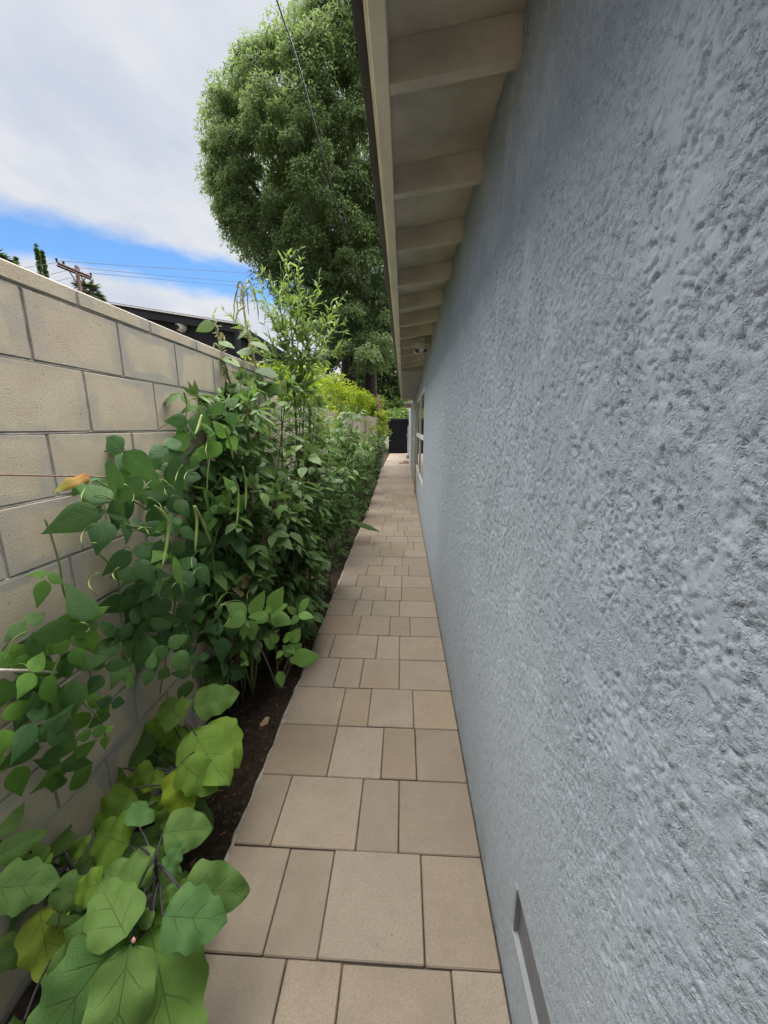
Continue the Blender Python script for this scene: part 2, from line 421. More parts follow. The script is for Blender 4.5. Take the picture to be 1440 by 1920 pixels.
m_leaf('leaf_amaranth', (.050, .115, .036), (.13, .215, .07), (.15, .19, .08), 7, .5, .5, .3, 8)
m_leaf('leaf_tree', (.105, .175, .085), (.250, .335, .150), (.05, .09, .03), 3, .1, .55, .50, .35)
m_leaf('leaf_gold', (.12, .20, .014), (.38, .47, .032), (.3, .3, .05), 3, .1, .5, .35, 1.0)
m_leaf('leaf_back', (.030, .065, .022), (.10, .16, .042), (.05, .09, .03), 3, .1, .5, .22, .4)
m_leaf('leaf_palm', (.035, .065, .022), (.085, .12, .05), (.08, .12, .05), 3, .1, .5, .2, .4)

# ------------------------------------------------------------------ setting: ground, path, bed
XH = 0.319                     # face of the house wall
XW = -1.10                     # face of the block wall
gr = link('ground', mesh('ground', [(-400, -400, -.09), (400, -400, -.09), (400, 400, -.09), (-400, 400, -.09)], [(0, 1, 2, 3)], 'ground'))
tag(gr, 'bare earth ground around the house', 'ground', kind='structure')

PITCH_ROW, Y_ROW0 = .3175, .853
def left_edge(y): return -.655 - .03*max(0, min(1, (y-2.5)/3)) - .20*max(0, min(1, (y-7.5)/8))**1.2
path = MB()
ys = np.linspace(-2.4, 25.8, 90)
V = []; F = []
for y in ys: V += [(left_edge(y)+.004, y, -.012), (XH-.003, y, -.012), (left_edge(y)+.004, y, -.09), ]
for i in range(len(ys)-1): F += [(i*3, i*3+1, i*3+4, i*3+3), (i*3, i*3+3, i*3+5, i*3+2)]
path_o = link('path', mesh('path', V, F, 'joint_sand')); tag(path_o, 'narrow path of tan concrete pavers along the grey house wall', 'path', kind='structure')
rows_px = {0: [(524, 1860), (636, 1860), (850, 1860)], 1: [(519, 1690), (611, 1697), (793, 1707)], 2: [(528, 1517), (674, 1526), (748, 1530)],
  3: [(623, 1407), (717, 1412), (780, 1417)], 4: [(641, 1324), (693, 1326), (775, 1330)], 5: [(632, 1260), (678, 1263), (749, 1266)],
  6: [(623, 1210), (707, 1213), (749, 1215)], 7: [(674, 1173), (731, 1175), (769, 1177)], 8: [(664, 1140), (697, 1142), (749, 1142)]}
def paver_mesh(w, d, b=.0035):
    z0, z1 = -.05, 0.0
    V, F = bevbox(-w/2, w/2, -d/2, d/2, z0, z1, b)
    F = [f for f in F if sum(V[i][2] for i in f)/len(f) > z0+1e-4]
    return mesh('paver', V, F, 'paver')
pm_cache = {}
SZ = [.3175, .24, .16]
n_pav = 0
for r in range(-9, 79):
    y0 = Y_ROW0 + (r-1)*PITCH_ROW; y1 = y0 + PITCH_ROW
    if y1 > 25.6: break
    if r < -1: continue
    L = left_edge((y0+y1)/2)
    if r in rows_px: xs = [float(onZ(px, py, 0)[0]) for px, py in rows_px[r]]
    else:
        xs = []; x = XH-.004 - random.choice([.16, .24, .3175, .29])
        while x > L + .13:
            xs.append(x); x -= random.choice(SZ if not xs or len(xs) < 2 else [.24, .3175])
        xs = xs[::-1]
    bounds = [L] + xs + [XH-.006]
    skew = .0
    for a, b_ in zip(bounds[:-1], bounds[1:]):
        gp = random.uniform(.0025, .0055)
        w, d = round(b_-a-gp, 3), PITCH_ROW-random.choice([.0035, .005, .006])
        key = (w, round(d, 4))
        if key not in pm_cache: pm_cache[key] = paver_mesh(w, d)
        o = link('paver', pm_cache[key], path_o, ((a+b_)/2, (y0+y1)/2 + random.uniform(-.0012, .0012), random.uniform(-.002, .0015)))
        o.rotation_euler = (random.uniform(-.003, .003), random.uniform(-.003, .003), random.uniform(-.004, .004))
        n_pav += 1
# rough concrete haunch along the left edge of the pavers
V = []; F = []
ys = np.arange(-1.0, 16, .02)
for i, y in enumerate(ys):
    e = left_edge(y); w = .018 + .020*abs(perlin(np.array([y*9.]), np.array([.5]))[0]) + .012*perlin(np.array([y*31.]), np.array([7.5]))[0]
    zt = -.012 + .010*perlin(np.array([y*14.]), np.array([3.5]))[0]
    V += [(e+.003, y, zt), (e-w*.6, y, zt-.003), (e-w, y, zt-.022), (e-w-.02, y, -.09)]
for i in range(len(ys)-1):
    for k in range(3): F.append((i*4+k, (i+1)*4+k, (i+1)*4+k+1, i*4+k+1))
o = link('edge_haunch', mesh('edge_haunch', V, F, 'edging', smooth=True), path_o)

# soil bed, lumpy
gx = np.linspace(-2.6, -.66, 60); gy = np.concatenate([np.linspace(-1.5, 4, 200), np.linspace(4.1, 26, 90)])
X, Y = np.meshgrid(gx, gy)
Z = -.055 + .022*fbm(X*7, Y*7, 4) + .008*perlin(X*45, Y*45) + .02*np.clip((-X-.75)/.3, 0, 1)
X = np.where(np.arange(60)[None, :] == 59, np.array([left_edge(y)-.005 for y in gy])[:, None], X)
def gridfaces(nr, nc):
    a = (np.arange(nr-1)[:, None]*nc + np.arange(nc-1)[None, :]).ravel()
    return np.stack([a, a+1, a+nc+1, a+nc], 1)
so_ = link('soil_bed', mesh('soil_bed', np.stack([X.ravel(), Y.ravel(), Z.ravel()], 1), gridfaces(len(gy), 60), 'soil', smooth=True))
tag(so_, 'dark soil of the planting bed between wall and path', 'soil', kind='structure')
V = []; F = []
for i in range(500):
    x, y = random.uniform(-1.05, -.69), random.uniform(.5, 5)**1.0; a = random.uniform(0, PI); l = random.uniform(.003, .013); w = random.uniform(.001, .003)
    z = -.045 + random.uniform(0, .018); c, s = math.cos(a), math.sin(a); n = len(V)
    for (p, q, zz_) in ((-l, -w, 0), (l, -w, random.uniform(0, .008)), (l, w, .003), (-l, w, .002)): V.append((x+c*p-s*q, y+s*p+c*q, z+zz_))
    F.append((n, n+1, n+2, n+3))
o = link('mulch', mesh('mulch', V, F, 'mulch')); tag(o, 'scattered brown bark chips and bits on the dark soil', 'mulch', kind='stuff')

# ------------------------------------------------------------------ block wall
bw = empty('block_wall', (XW-.075, 1.5, 0), 'tan concrete block garden wall with grey mortar left of the path', 'wall')
WALL_END = 3.45
MB().box(XW-.135, XW-.0035, -3, WALL_END-.004, -.1, 2.0).build('mortar', 'mortar', bw)
zs = [-.02, .193, .392, .591, .790, .989, 1.187, 1.386, 1.586, 1.795, 1.998]
blk_cache = {}
def block_mesh(w, h, kind='block'):
    k = (round(w, 3), round(h, 3))
    if k not in blk_cache:
        V, F = bevbox(-.145, 0, -w/2, w/2, -h/2, h/2, .0022)
        blk_cache[k] = mesh('block', V, F, 'block')
    return blk_cache[k]
J = .009
for c in range(10):
    z0, z1 = zs[c], zs[c+1]
    y = (1.157 if (9-c) % 2 == 0 else 1.335) - .378*2
    while y < WALL_END-.02:
        e = min(y+.378, WALL_END)
        if e-y > .05:
            w, h = e-y-J, z1-z0-J*.9
            o = link('block', block_mesh(w, h), bw, (XW+random.uniform(-.0015, .0015), (y+e)/2, (z0+z1)/2))
            o.rotation_euler = (random.uniform(-.003, .003), 0, random.uniform(-.003, .003))
        y += .378
y = .98-.378
while y < WALL_END:
    e = min(y+.378, WALL_END+.005)
    if e-y > .03:
        V, F = bevbox(-.15, .004, -(e-y-.004)/2, (e-y-.004)/2, -.025, .027, .005)
        link('cap_block', mesh('cap_block', V, F, 'block'), bw, (XW, (y+e)/2, 2.026))
    y += .378
# raked bed joints: rounded mortar beads
for z in zs[2:11]:
    P = [(XW-.0065, yy, z + .0025*math.sin(yy*7+z*30)) for yy in np.arange(.4, WALL_END, .06)]
    MB().tube(P, .0065, 5).build('mortar_joint', 'mortar', bw, True)

# ------------------------------------------------------------------ house
hs = empty('house', (3, 8, 0), 'single-storey house with rough blue-grey stucco wall and open rafter eaves', 'house')
VENT = (.30, .806, .245, .392)            # y0 y1 z0 z1
WIN = (6.15, 9.55, .70, 2.20)
WIN2 = (11.9, 13.3, 1.25, 2.12)
def relief(Y, Z):
    wx, wy = .010*perlin(Y*33, Z*33), .010*perlin(Y*33+50, Z*33+9)
    def step(x): t = np.clip(x*.5+.5, 0, 1); return t*t*(3-2*t)
    patch = step((fbm(Y*11.0+11, Z*6.0+2, 4, .6)-.14)/.10)      # trowel-smeared flat areas
    nA = fbm((Y+wx)*88+3.1, (Z+wy)*72, 4, .66) + .45*patch        # crumbly coat full of small pits
    nB = fbm((Y+wx)*25+60, (Z+wy)*21+5, 5, .6)                   # proud flakes with ragged edges
    grain = fbm(Y*170+4, Z*160+8, 2, .7)
    calm = (.30+.70*np.clip((Z-.3)/1.3, 0, 1))*(1+.35*np.clip((Y-.8)/1.0, 0, 1))
    return calm*(.0028*step((nA+.12)/.07) + .0019*step((nB-.10)/.035)) + .0006*grain*(1-.6*patch) + .0014*fbm(Y*5, Z*4, 2)
VV, FF, base = [], [], 0
for (ya, yb, dy_, dz_, xo) in [(.10, .62, .0026, .0028, 0), (.615, 1.5, .0038, .0038, .0002), (1.49, 3.0, .0065, .005, .0004), (2.99, 6.0, .012, .006, .0005), (5.98, 12.0, .025, .010, .0006), (11.9, 24.5, .05, .05, .0008)]:
    a = np.arange(ya, yb+dy_, dy_); b_ = np.arange(-.03, 2.76+dz_, dz_)
    Y, Z = np.meshgrid(a, b_)
    X = XH + xo - relief(Y, Z)
    f = gridfaces(len(b_), len(a))
    cy = Y.ravel()[f].mean(1); cz = Z.ravel()[f].mean(1)
    keep = np.ones(len(f), bool)
    for (h0, h1, v0, v1) in (VENT, WIN, WIN2): keep &= ~((cy > h0) & (cy < h1) & (cz > v0) & (cz < v1))
    VV.append(np.stack([X.ravel(), Y.ravel(), Z.ravel()], 1)); FF.append(f[keep]+base); base += X.size
link('wall', mesh('wall', np.vstack(VV), np.vstack(FF), 'stucco', smooth=True), hs)
MB().box(XH, XH+.1, -4, .10, -.03, 2.78).build('wall', 'stucco', hs)
MB().box(XH+.11, 7, -4, 24.5, -.05, 2.62).build('interior', 'interior', hs)
MB().box(XH+.002, XH+.1, 24.49, 24.6, -.03, 2.76).build('wall_corner', 'stucco', hs)
# eaves: sloping sheathing, rafters, fascia, dark roof edge
SL = .137
def zr(x): return 2.555 + SL*(x+.05)          # underside of the rafters
EAVE0, EAVE1 = -3.6, 13.1
RH = .105
V = [(-.06, EAVE0, zr(-.06)+RH), (3.2, EAVE0, zr(3.2)+RH), (3.2, EAVE1, zr(3.2)+RH), (-.06, EAVE1, zr(-.06)+RH)]
V += [(x, y, z+.018) for x, y, z in V]
link('sheathing', mesh('sheathing', V, [(0, 3, 2, 1), (4, 5, 6, 7), (0, 1, 5, 4), (2, 3, 7, 6), (0, 4, 7, 3), (1, 2, 6, 5)], 'eave_board'), hs)
yr = 1.345 - .53*8
raf = []
while yr < 7.0:
    if yr > -1.0:
        x0, x1 = -.05, XH+.25; w = .019
        V = [(x0, -w, zr(x0)), (x1, -w, zr(x1)), (x1, -w, zr(x1)+RH-.001), (x0, -w, zr(x0)+RH-.001)]
        V += [(x, w, z) for x, y, z in V]
        link('rafter', mesh('rafter', V, [(0, 1, 2, 3), (7, 6, 5, 4), (0, 4, 5, 1), (3, 2, 6, 7), (0, 3, 7, 4), (1, 5, 6, 2)], 'eave_board'), hs, (0, yr + random.uniform(-.008, .008), 0))
    yr += .53
# blocking between the rafters above the wall
MB().box(XH+.012, XH+.05, EAVE0, 7.0, zr(XH)-.02, zr(XH)+RH-.002).build('frieze_board', 'eave_board', hs)
fb = MB(); y = EAVE0
MB().box(-.096, -.051, EAVE0, EAVE1, 2.553, 2.70, .003).build('fascia', 'eave_paint', hs)
MB().box(-.106, -.098, EAVE0, EAVE1, 2.575, 2.705).build('fascia_trim', 'eave_paint', hs)
V = []; F = []; ysr = np.arange(EAVE0, EAVE1, .05)
for i, y in enumerate(ysr):
    j = .003*math.sin(y*5)+random.uniform(-.0015, .0015)
    V += [(-.100, y, 2.705), (-.150+j, y, 2.690+j*.5), (-.152+j, y, 2.716), (-.06, y, 2.732)]
for i in range(len(ysr)-1):
    for k in range(3): F.append((i*4+k, i*4+k+1, (i+1)*4+k+1, (i+1)*4+k))
link('drip_edge', mesh('drip_edge', V, F, 'drip_edge'), hs)
V = [(-.15, EAVE0, 2.716), (3.6, EAVE0, 2.716+SL*3.75), (3.6, EAVE1, 2.716+SL*3.75), (-.15, EAVE1, 2.716), (7.2, EAVE0, 2.716), (7.2, EAVE1, 2.716)]
link('roof', mesh('roof', V, [(0, 1, 2, 3), (1, 4, 5, 2)], 'shingle'), hs)
# boxed-in far eave
V = [(-.048, 7.02, 2.552), (XH+.02, 7.02, 2.552), (XH+.02, EAVE1, 2.552), (-.048, EAVE1, 2.552), (-.048, 7.02, 2.66), (XH+.02, 7.02, 2.68)]
link('soffit_panel', mesh('soffit_panel', V, [(0, 3, 2, 1), (0, 1, 5, 4)], 'soffit_grey'), hs)
MB().box(-.10, XH, EAVE1, EAVE1+.03, 2.50, 2.74).build('eave_end_board', 'eave_paint', hs)
# lower porch eave farther along
MB().box(.02, XH+.3, 16.6, 17.6, 2.48, 2.60, .01).build('porch_eave', 'tan_trim', hs)
MB().box(-.02, XH+.3, 16.55, 17.7, 2.603, 2.65).build('porch_roof_edge', 'eave_paint', hs)
# crawl-space vent
vt = MB(); vy0, vy1, vz0, vz1 = VENT; d = .014
vt.box(XH-.006, XH+d, vy0, vy1+.012, vz0-.010, vz0+.004, .001)
vt.box(XH-.004, XH+d, vy1-.001, vy1+.016, vz0+.004, vz1+.004)
vt.box(XH-.001, XH+d, vy0, vy1+.012, vz1-.002, vz1+.006)
vent = vt.build('vent', 'vent_metal', hs)
V = []; sg = MB()
sg.box(XH+d-.002, XH+d, vy0, vy1, vz0, vz1)
for k in range(26): z = vz0+.006+k*.0056; sg.box(XH+d-.006, XH+d-.003, vy0, vy1, z, z+.0014)
for k in range(84): y = vy0+.004+k*.006; sg.box(XH+d-.0055, XH+d-.0028, y, y+.0014, vz0, vz1)
sg.build('screen', 'screen', vent)
# windows
def window(y0, y1, z0, z1, rail, trim):
    fr = MB()
    w = .036
    for (a, b_, c, d_) in ((y0, y1, z0-.03, z0+w), (y0, y1, z1-w, z1+.02), (y0, y0+w, z0+w+.001, z1-w-.001), (y1-w, y1, z0+w+.001, z1-w-.001)):
        fr.box(XH-.006, XH+.06, a, b_, c, d_)
    f = fr.build('window', 'white_vinyl', hs)
    ym = y0 + (y1-y0)*.42
    MB().box(XH-.016, XH+.05, ym-.05, ym+.05, z0+w, z1-w).build('mullion', 'white_vinyl', f)
    if rail: 
        MB().box(XH-.010, XH+.05, y0+w, ym-.051, rail-.04, rail+.04).build('rail', 'white_vinyl', f)
        MB().box(XH-.010, XH+.05, ym+.051, y1-w, rail-.04, rail+.04).build('rail', 'white_vinyl', f)
    for (a, b_) in ((y0+w, ym-.05), (ym+.05, y1-w)):
        MB().box(XH+.001, XH+.007, a, b_, z0+w, z1-w).build('pane', 'pane', f)
    return f
window(*WIN, 1.45, True); window(*WIN2, 0, False)
MB().box(XH-.045, XH-.001, 9.62, 9.80, .0, 2.24, .004).build('door_casing', 'tan_trim', hs)
# white downspout by the gate
ds = MB(); ds.box(XH-.10, XH-.012, 21.6, 21.72, .18, 1.72, .008)
dso = ds.build('downspout', 'white_vinyl', hs)
# ------------------------------------------------------------------ security light under the eave
lt = empty('security_light', (.20, 5.0, 2.6), 'white twin-lamp security light hung under the brown eave', 'light')
MB().box(.17, .25, 4.97, 5.05, 2.60, 2.665, .006).build('base', 'white_plastic', lt)
V, F = bevbox(-.055, .055, -.05, .05, -.05, .045, .012); V = [(x*(1.15 if z > 0 else .8), y-(.03 if z < 0 else 0), z) for x, y, z in V]
link('body', mesh('body', [(x+.195, y+4.98, z+2.565) for x, y, z in V], F, 'white_plastic'), lt)
for sx in (-1, 1):
    hd = MB().tube([(.195+sx*.03, 4.97, 2.535), (.195+sx*.045, 4.94, 2.515), (.195+sx*.05, 4.91, 2.50)], [.014, .028, .033], 12).build('lamp_head', 'white_plastic', lt, True)
    MB().tube([(.195+sx*.0502, 4.909, 2.4995), (.195+sx*.051, 4.907, 2.498)], .027, 12).build('lens', 'lens_glass', hd)
MB().tube([(.195, 4.93, 2.52), (.195, 4.915, 2.505)], [.014, .010], 10).build('sensor', 'white_plastic', lt)

# ------------------------------------------------------------------ gate, mat, sandals, bucket
gt = empty('gate', (-.2, 25.6, 0), 'black vertical-board gate closing the far end of the path', 'gate')
xb = np.linspace(-.86, .34, 9)
for i in range(8): MB().box(xb[i]+.007, xb[i+1]-.007, 25.60, 25.63, .05, 2.14, .003).build('board', 'gate_black', gt)
MB().box(-.90, .36, 25.632, 25.66, .0, 2.2).build('backing', 'gate_black', gt)
MB().box(-.86, .34, 25.585, 25.60, 2.02, 2.16, .003).build('rail', 'gate_black', gt)
MB().box(-.86, .34, 25.585, 25.60, .06, .18, .003).build('rail', 'gate_black', gt)
MB().box(.35, .46, 25.55, 25.66, 0, 2.24, .004).build('post', 'gate_black', gt)
MB().box(-.98, -.87, 25.55, 25.66, 0, 2.24, .004).build('post', 'gate_black', gt)
for z in (1.20, 1.06):
    MB().tube([(.20, 25.60, z), (.20, 25.565, z), (.20, 25.545, z), (.20, 25.53, z)], [.03, .015, .033, .02], 12).build('knob', 'chrome', gt, True)
mt_ = MB().box(-.20, .26, 17.9, 18.6, .003, .016, .004).build('door_mat', 'mat_red'); tag(mt_, 'dark red door mat on the far end of the path', 'mat')
for i, (x, a) in enumerate(((.06, .1), (.19, -.15))):
    V = []; F = []
    n = 14; 
    ol = [(.045*math.sin(2*PI*k/n)*(1.0 if math.cos(2*PI*k/n) > 0 else .8), .13*math.cos(2*PI*k/n)) for k in range(n)]
    for z in (0, .03): V += [(p, q, z) for p, q in ol]
    F = [tuple(range(n))[::-1], tuple(range(n, 2*n))] + [(k, (k+1) % n, n+(k+1) % n, n+k) for k in range(n)]
    s = empty('sandal', (x, 18.35, .017), ['left black sandal on the red door mat', 'right black sandal on the red door mat nearest the house wall'][i], 'sandal', 'sandals on the mat')
    so2 = link('sole', mesh('sole', V, F, 'rubber_black'), None); so2.parent = s
    st = MB().tube([(-.045, .02, .02), (-.03, .04, .075), (0, .05, .095), (.03, .04, .075), (.045, .02, .02)], .014, 6); st2 = st.build('strap', 'rubber_black'); st2.parent = s
    s.rotation_euler = (0, 0, a)
bk = empty('bucket', (.21, 21.2, 0), 'small pale bucket by the foot of the house wall', 'bucket')
MB().tube([(.21, 21.2, .002), (.21, 21.2, .24)], [.075, .10], 16).build('body', 'bucket', bk, True)
MB().tube([(.21, 21.2, .235), (.21, 21.2, .25)], .106, 16).build('rim', 'bucket', bk)

# ------------------------------------------------------------------ board fence with wire, beyond the block wall
fn = empty('board_fence', (-1.45, 10, 0), 'weathered grey-tan vertical board fence beyond the block wall', 'fence')
A, B = np.array([-1.97, 5.2]), np.array([-.95, 15.1]); Lf = np.linalg.norm(B-A); dF = (B-A)/Lf; nF = np.array([dF[1], -dF[0]])
angF = math.atan2(dF[1], dF[0])
bm_ = [mesh('board', *bevbox(-.073, .073, -.01, .01, -.05, h, .003), 'fence_wood') for h in (1.97, 1.99, 2.005)]
s = .08
while s < Lf:
    p = A+dF*s
    o = link('board', random.choice(bm_), fn, (p[0]+random.uniform(-.004, .004), p[1], 0)); o.rotation_euler = (0, 0, angF+random.uniform(-.02, .02)); s += .153
for z in (.35, 1.1, 1.75):
    MB().tube([(*(A-nF*.03), z), (*(B-nF*.03), z)], .03, 4).build('rail', 'fence_wood', fn)
pb = B+dF*.06; MB().box(pb[0]-.05, pb[0]+.05, pb[1]-.05, pb[1]+.05, -.05, 2.03, .004).build('post', 'fence_wood', fn)
wf = empty('wire_trellis', (-1.2, 9, 0), 'thin green wire trellis panel in front of the board fence', 'trellis')
A2, B2 = A+nF*.22+dF*.6, B+nF*.16
for k in range(9): z = .25+k*.19; MB().tube([(*A2, z), (*((A2+B2)/2+nF*.02), z+.01), (*B2, z)], .0022, 4).build('wire', 'wire_green', wf)
for s in np.linspace(0, 1, 34): p = A2+(B2-A2)*s; MB().tube([(*p, 0), (*p, 1.82)], .0022, 4).build('wire', 'wire_green', wf)

# ------------------------------------------------------------------ dark building beyond the wall
bb = empty('dark_building', (-6, 11, 0), 'charcoal black building with sloping roof edge behind the block wall', 'building')
Yb = 9.3
cr = onY(438, 608, Yb); lf = onY(150, 562, Yb); lf2 = onY(-200, 510, Yb)
Xb, Zb = cr[0], cr[2]
slope = (lf[2]-cr[2])/(lf[0]-cr[0])
XL = Xb-9
V = [(Xb, Yb, 0), (XL, Yb, 0), (XL, Yb, Zb+slope*(XL-Xb)-.2), (Xb, Yb, Zb-.2)]
V += [(x, 16.5, z) for x, y, z in V]
link('wall', mesh('wall', V, [(0, 1, 2, 3), (4, 7, 6, 5), (0, 3, 7, 4), (1, 5, 6, 2), (3, 2, 6, 7)], 'black_wall'), bb)
V = []
for (y) in (Yb-.18, 16.7):
    V += [(Xb+.16, y, Zb-slope*-.16-.20), (XL, y, Zb+slope*(XL-Xb)-.20), (XL, y, Zb+slope*(XL-Xb)+.02), (Xb+.16, y, Zb+slope*.16+.02)]
link('roof', mesh('roof', V, [(0, 1, 2, 3), (4, 7, 6, 5), (0, 3, 7, 4), (3, 2, 6, 7), (0, 4, 5, 1)], 'black_trim'), bb)
V2 = [(v[0], v[1]-.02 if v[1] < 12 else v[1], v[2]) for v in V]
MB().tube([(Xb+.17, Yb-.20, Zb+slope*.16-.03), (XL, Yb-.20, Zb+slope*(XL-Xb)-.03)], .035, 4).build('roof_trim', 'black_trim', bb)
MB().tube([(Xb+.12, Yb-.12, .0), (Xb+.12, Yb-.12, Zb-.2)], .06, 8).build('downspout', 'black_trim', bb)
vc = onY(341, 613, Yb-.03)
vo = MB().tube([tuple(vc+np.array([0, .03, 0])), tuple(vc+np.array([0, -.03, 0])), tuple(vc+np.array([.0, -.10, -.01])), tuple(vc+np.array([.0, -.13, -.02]))], [.125, .125, .10, .05], 20).build('round_vent', 'white_plastic', bb, True)
MB().tube([tuple(vc+np.array([-.045, -.11, -.02])), tuple(vc+np.array([-.055, -.135, -.03]))], [.055, .045], 12).build('vent_opening', 'rubber_black', vo)

# ------------------------------------------------------------------ utility pole and wires
ZA = onY(143, 506, 24.0)[2]
pl = onZ(104, 494, ZA); prt = onZ(174, 523, ZA); ptop = (pl*.44+prt*.56)
pole = empty('utility_pole', (ptop[0], ptop[1], 0), 'reddish-brown wooden utility pole with crossarm behind the wall', 'utility pole')
MB().tube([(ptop[0], ptop[1], -.05), (ptop[0], ptop[1], ZA+.35)], [.15, .10], 12).build('pole', 'pole_wood', pole, True)
ad = (prt-pl)/np.linalg.norm(prt-pl); an = np.array([-ad[1], ad[0], 0])
for sgn in (-1, 1):
    a, b_ = pl+an*.17*sgn+ad*(.25 if sgn > 0 else 0), prt+an*.17*sgn+ad*(0 if sgn > 0 else -.25)
    MB().tube([a, b_], .07, 4).build('crossarm', 'pole_wood', pole)
for sgn in (-.55, .55):
    MB().tube([ptop+ad*sgn*2.2*.5, ptop+np.array([0, 0, -.75])], .03, 5).build('brace', 'pole_wood', pole)
ins = [pl+ad*.1, pl+ad*.5, prt-ad*.9, prt-ad*.1]
for p in ins: MB().tube([p+np.array([0, 0, .08]), p+np.array([0, 0, .2]), p+np.array([0, 0, .3])], [.02, .06, .05], 8).build('insulator', 'black_trim', pole)
rt = [onY(760, 523, 52), onY(760, 548, 52), onY(760, 556, 52)]
lft = [onY(-300, 535, 20), onY(-300, 580, 20), onY(-300, 600, 20)]
for i, k in enumerate((1, 2, 3)):
    p = ins[k]+np.array([0, 0, .3])
    for j, q in enumerate((rt[i], lft[i])):
        P = [p+(q-p)*t - np.array([0, 0, 1.2])*(t*(1-t))*.6 for t in np.linspace(0, 1, 14)]
        o = MB().tube(P, .012, 4).build('power_line', 'cable')
        tag(o, ['top', 'middle', 'lowest'][i] + ' thin power line running ' + ['right from the pole crossarm to the big tree', 'left from the pole crossarm over the wall'][j], 'wire', 'power lines on the pole')
pts = [onY(500, -60, 2.6), onY(519, 0, 3.0), onY(562, 130, 4.0), onY(606, 290, 5.9), onY(648, 440, 8.6), onY(700, 592, 13.0), onY(748, 705, 20.0)]
o = MB().tube(smoothline(pts, 50), .0075, 6).build('service_cable', 'cable', None, True); tag(o, 'black service cable slanting down across the big tree to the eave', 'cable')

# ------------------------------------------------------------------ foliage tools
def leaf_template(wfun, nu=6, nv=2, curl=-.25, fold=.12, wave=0.0, wn=3, twist=0.0):
    u = np.linspace(0, 1, nu+1); v = np.linspace(-1, 1, nv*2+1) if nv > 0 else np.array([-1, 1.])
    V, L = [], []
    for a in u:
        w = wfun(a)
        for b_ in v:
            z = curl*a*a + fold*abs(b_)*w*1.4 - fold*1.5*abs(b_)**2.2*w + wave*math.sin(a*wn*2*PI + (1 if b_ > 0 else 2.2))*abs(b_)**1.5
            V.append((b_*w + twist*a*a, a, z)); L.append((a, b_, 0))
    nc = len(v)
    F = [(i*nc+k, i*nc+k+1, (i+1)*nc+k+1, (i+1)*nc+k) for i in range(nu) for k in range(nc-1)]
    return np.array(V), np.array(F), np.array(L)
def ovate(w, p=.75, q=.9): return lambda a: max(.004, w*math.sin(PI*min(1, max(0, a))**p)**q)
T_LANCE = leaf_template(ovate(.13, .8, 1.0), 4, 1, -.35, .3)
T_OVATE = leaf_template(ovate(.30, .72, .9), 5, 1, -.25, .25)
T_TREE = (np.array([(0, 0, 0), (.19, .45, .03), (0, 1, -.10), (-.19, .45, .03)]), np.array([(0, 1, 2, 3)]), np.array([(0, 0, 0), (.45, 1, 0), (1, 0, 0), (.45, -1, 0)]))
T_ROUND = (np.array([(0, 0, 0), (.27, .5, .03), (0, 1, -.10), (-.27, .5, .03)]), np.array([(0, 1, 2, 3)]), np.array([(0, 0, 0), (.45, 1, 0), (1, 0, 0), (.45, -1, 0)]))
def norm(a): return a/(np.linalg.norm(a, axis=-1, keepdims=True)+1e-9)
def frames(D, N):
    """columns: across, along, normal"""
    y = norm(D); x = norm(np.cross(y, N)); z = np.cross(x, y)
    return np.stack([x, y, z], axis=-1)
def scatter(T, pos, D, N, size, tint):
    V, F, L = T; m, n = len(pos), len(V)
    R = frames(D, N)*np.asarray(size)[:, None, None]
    P = np.einsum('mij,nj->mni', R, V) + pos[:, None, :]
    FF = (F[None] + (np.arange(m)*n)[:, None, None]).reshape(-1, F.shape[1])
    LL = np.repeat(L[None], m, 0).copy(); LL[:, :, 2] = np.asarray(tint)[:, None]
    return P.reshape(-1, 3), FF, LL.reshape(-1, 3)
def merge(parts):
    V, F, L, n = [], [], [], 0
    for v, f, l in parts: V.append(v); F.append(f+n); L.append(l); n += len(v)
    return np.vstack(V), np.vstack(F), np.vstack(L)
def rdir(n): return norm(rng.normal(size=(n, 3)))
def crown(centers, radii, per, T, size, droop=.6, squash=.75, hollow=.35):
    """leaf-sized faces on twig tips of many clumps"""
    C = np.repeat(np.asarray(centers), per, 0); Rr = np.repeat(np.asarray(radii), per)
    n = len(C); d = rdir(n); d[:, 2] = np.where(d[:, 2] < -.3, -d[:, 2]*.6, d[:, 2]); d = norm(d)
    r = Rr*(hollow + (1-hollow)*rng.random(n)**.45)
    pos = C + d*r[:, None]*np.array([1, 1, squash])
    pos[:, 2] -= .25*(r/Rr)**2*Rr*droop
    D = norm(d*np.array([1, 1, .4]) + np.array([0, 0, -droop]) + .55*rng.normal(size=(n, 3)))
    N = norm(d*.6 + np.array([0, 0, .8]) + .5*rng.normal(size=(n, 3)))
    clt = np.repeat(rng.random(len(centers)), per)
    tint = np.clip(.50*clt + .25*rng.random(n) + .32*d[:, 2]*(r/Rr), 0, 1)  # upward-facing leaves tinted lighter: highlights on clump tops painted into the colour
    return scatter(T, pos, D, N, size*(.6+.8*rng.random(n)), tint)
def inpoly(P, poly):
    x, y = P[:, 0], P[:, 1]; c = np.zeros(len(P), bool); m = len(poly); j = m-1
    for i in range(m):
        xi, yi = poly[i]; xj, yj = poly[j]
        c ^= ((yi > y) != (yj > y)) & (x < (xj-xi)*(y-yi)/(yj-yi+1e-12)+xi); j = i
    return c
def polysample(poly, n):
    poly = np.asarray(poly, float); lo, hi = poly.min(0), poly.max(0); out = np.zeros((0, 2))
    while len(out) < n:
        P = lo + (hi-lo)*rng.random((n*3, 2)); out = np.vstack([out, P[inpoly(P, poly)]])
    return out[:n]

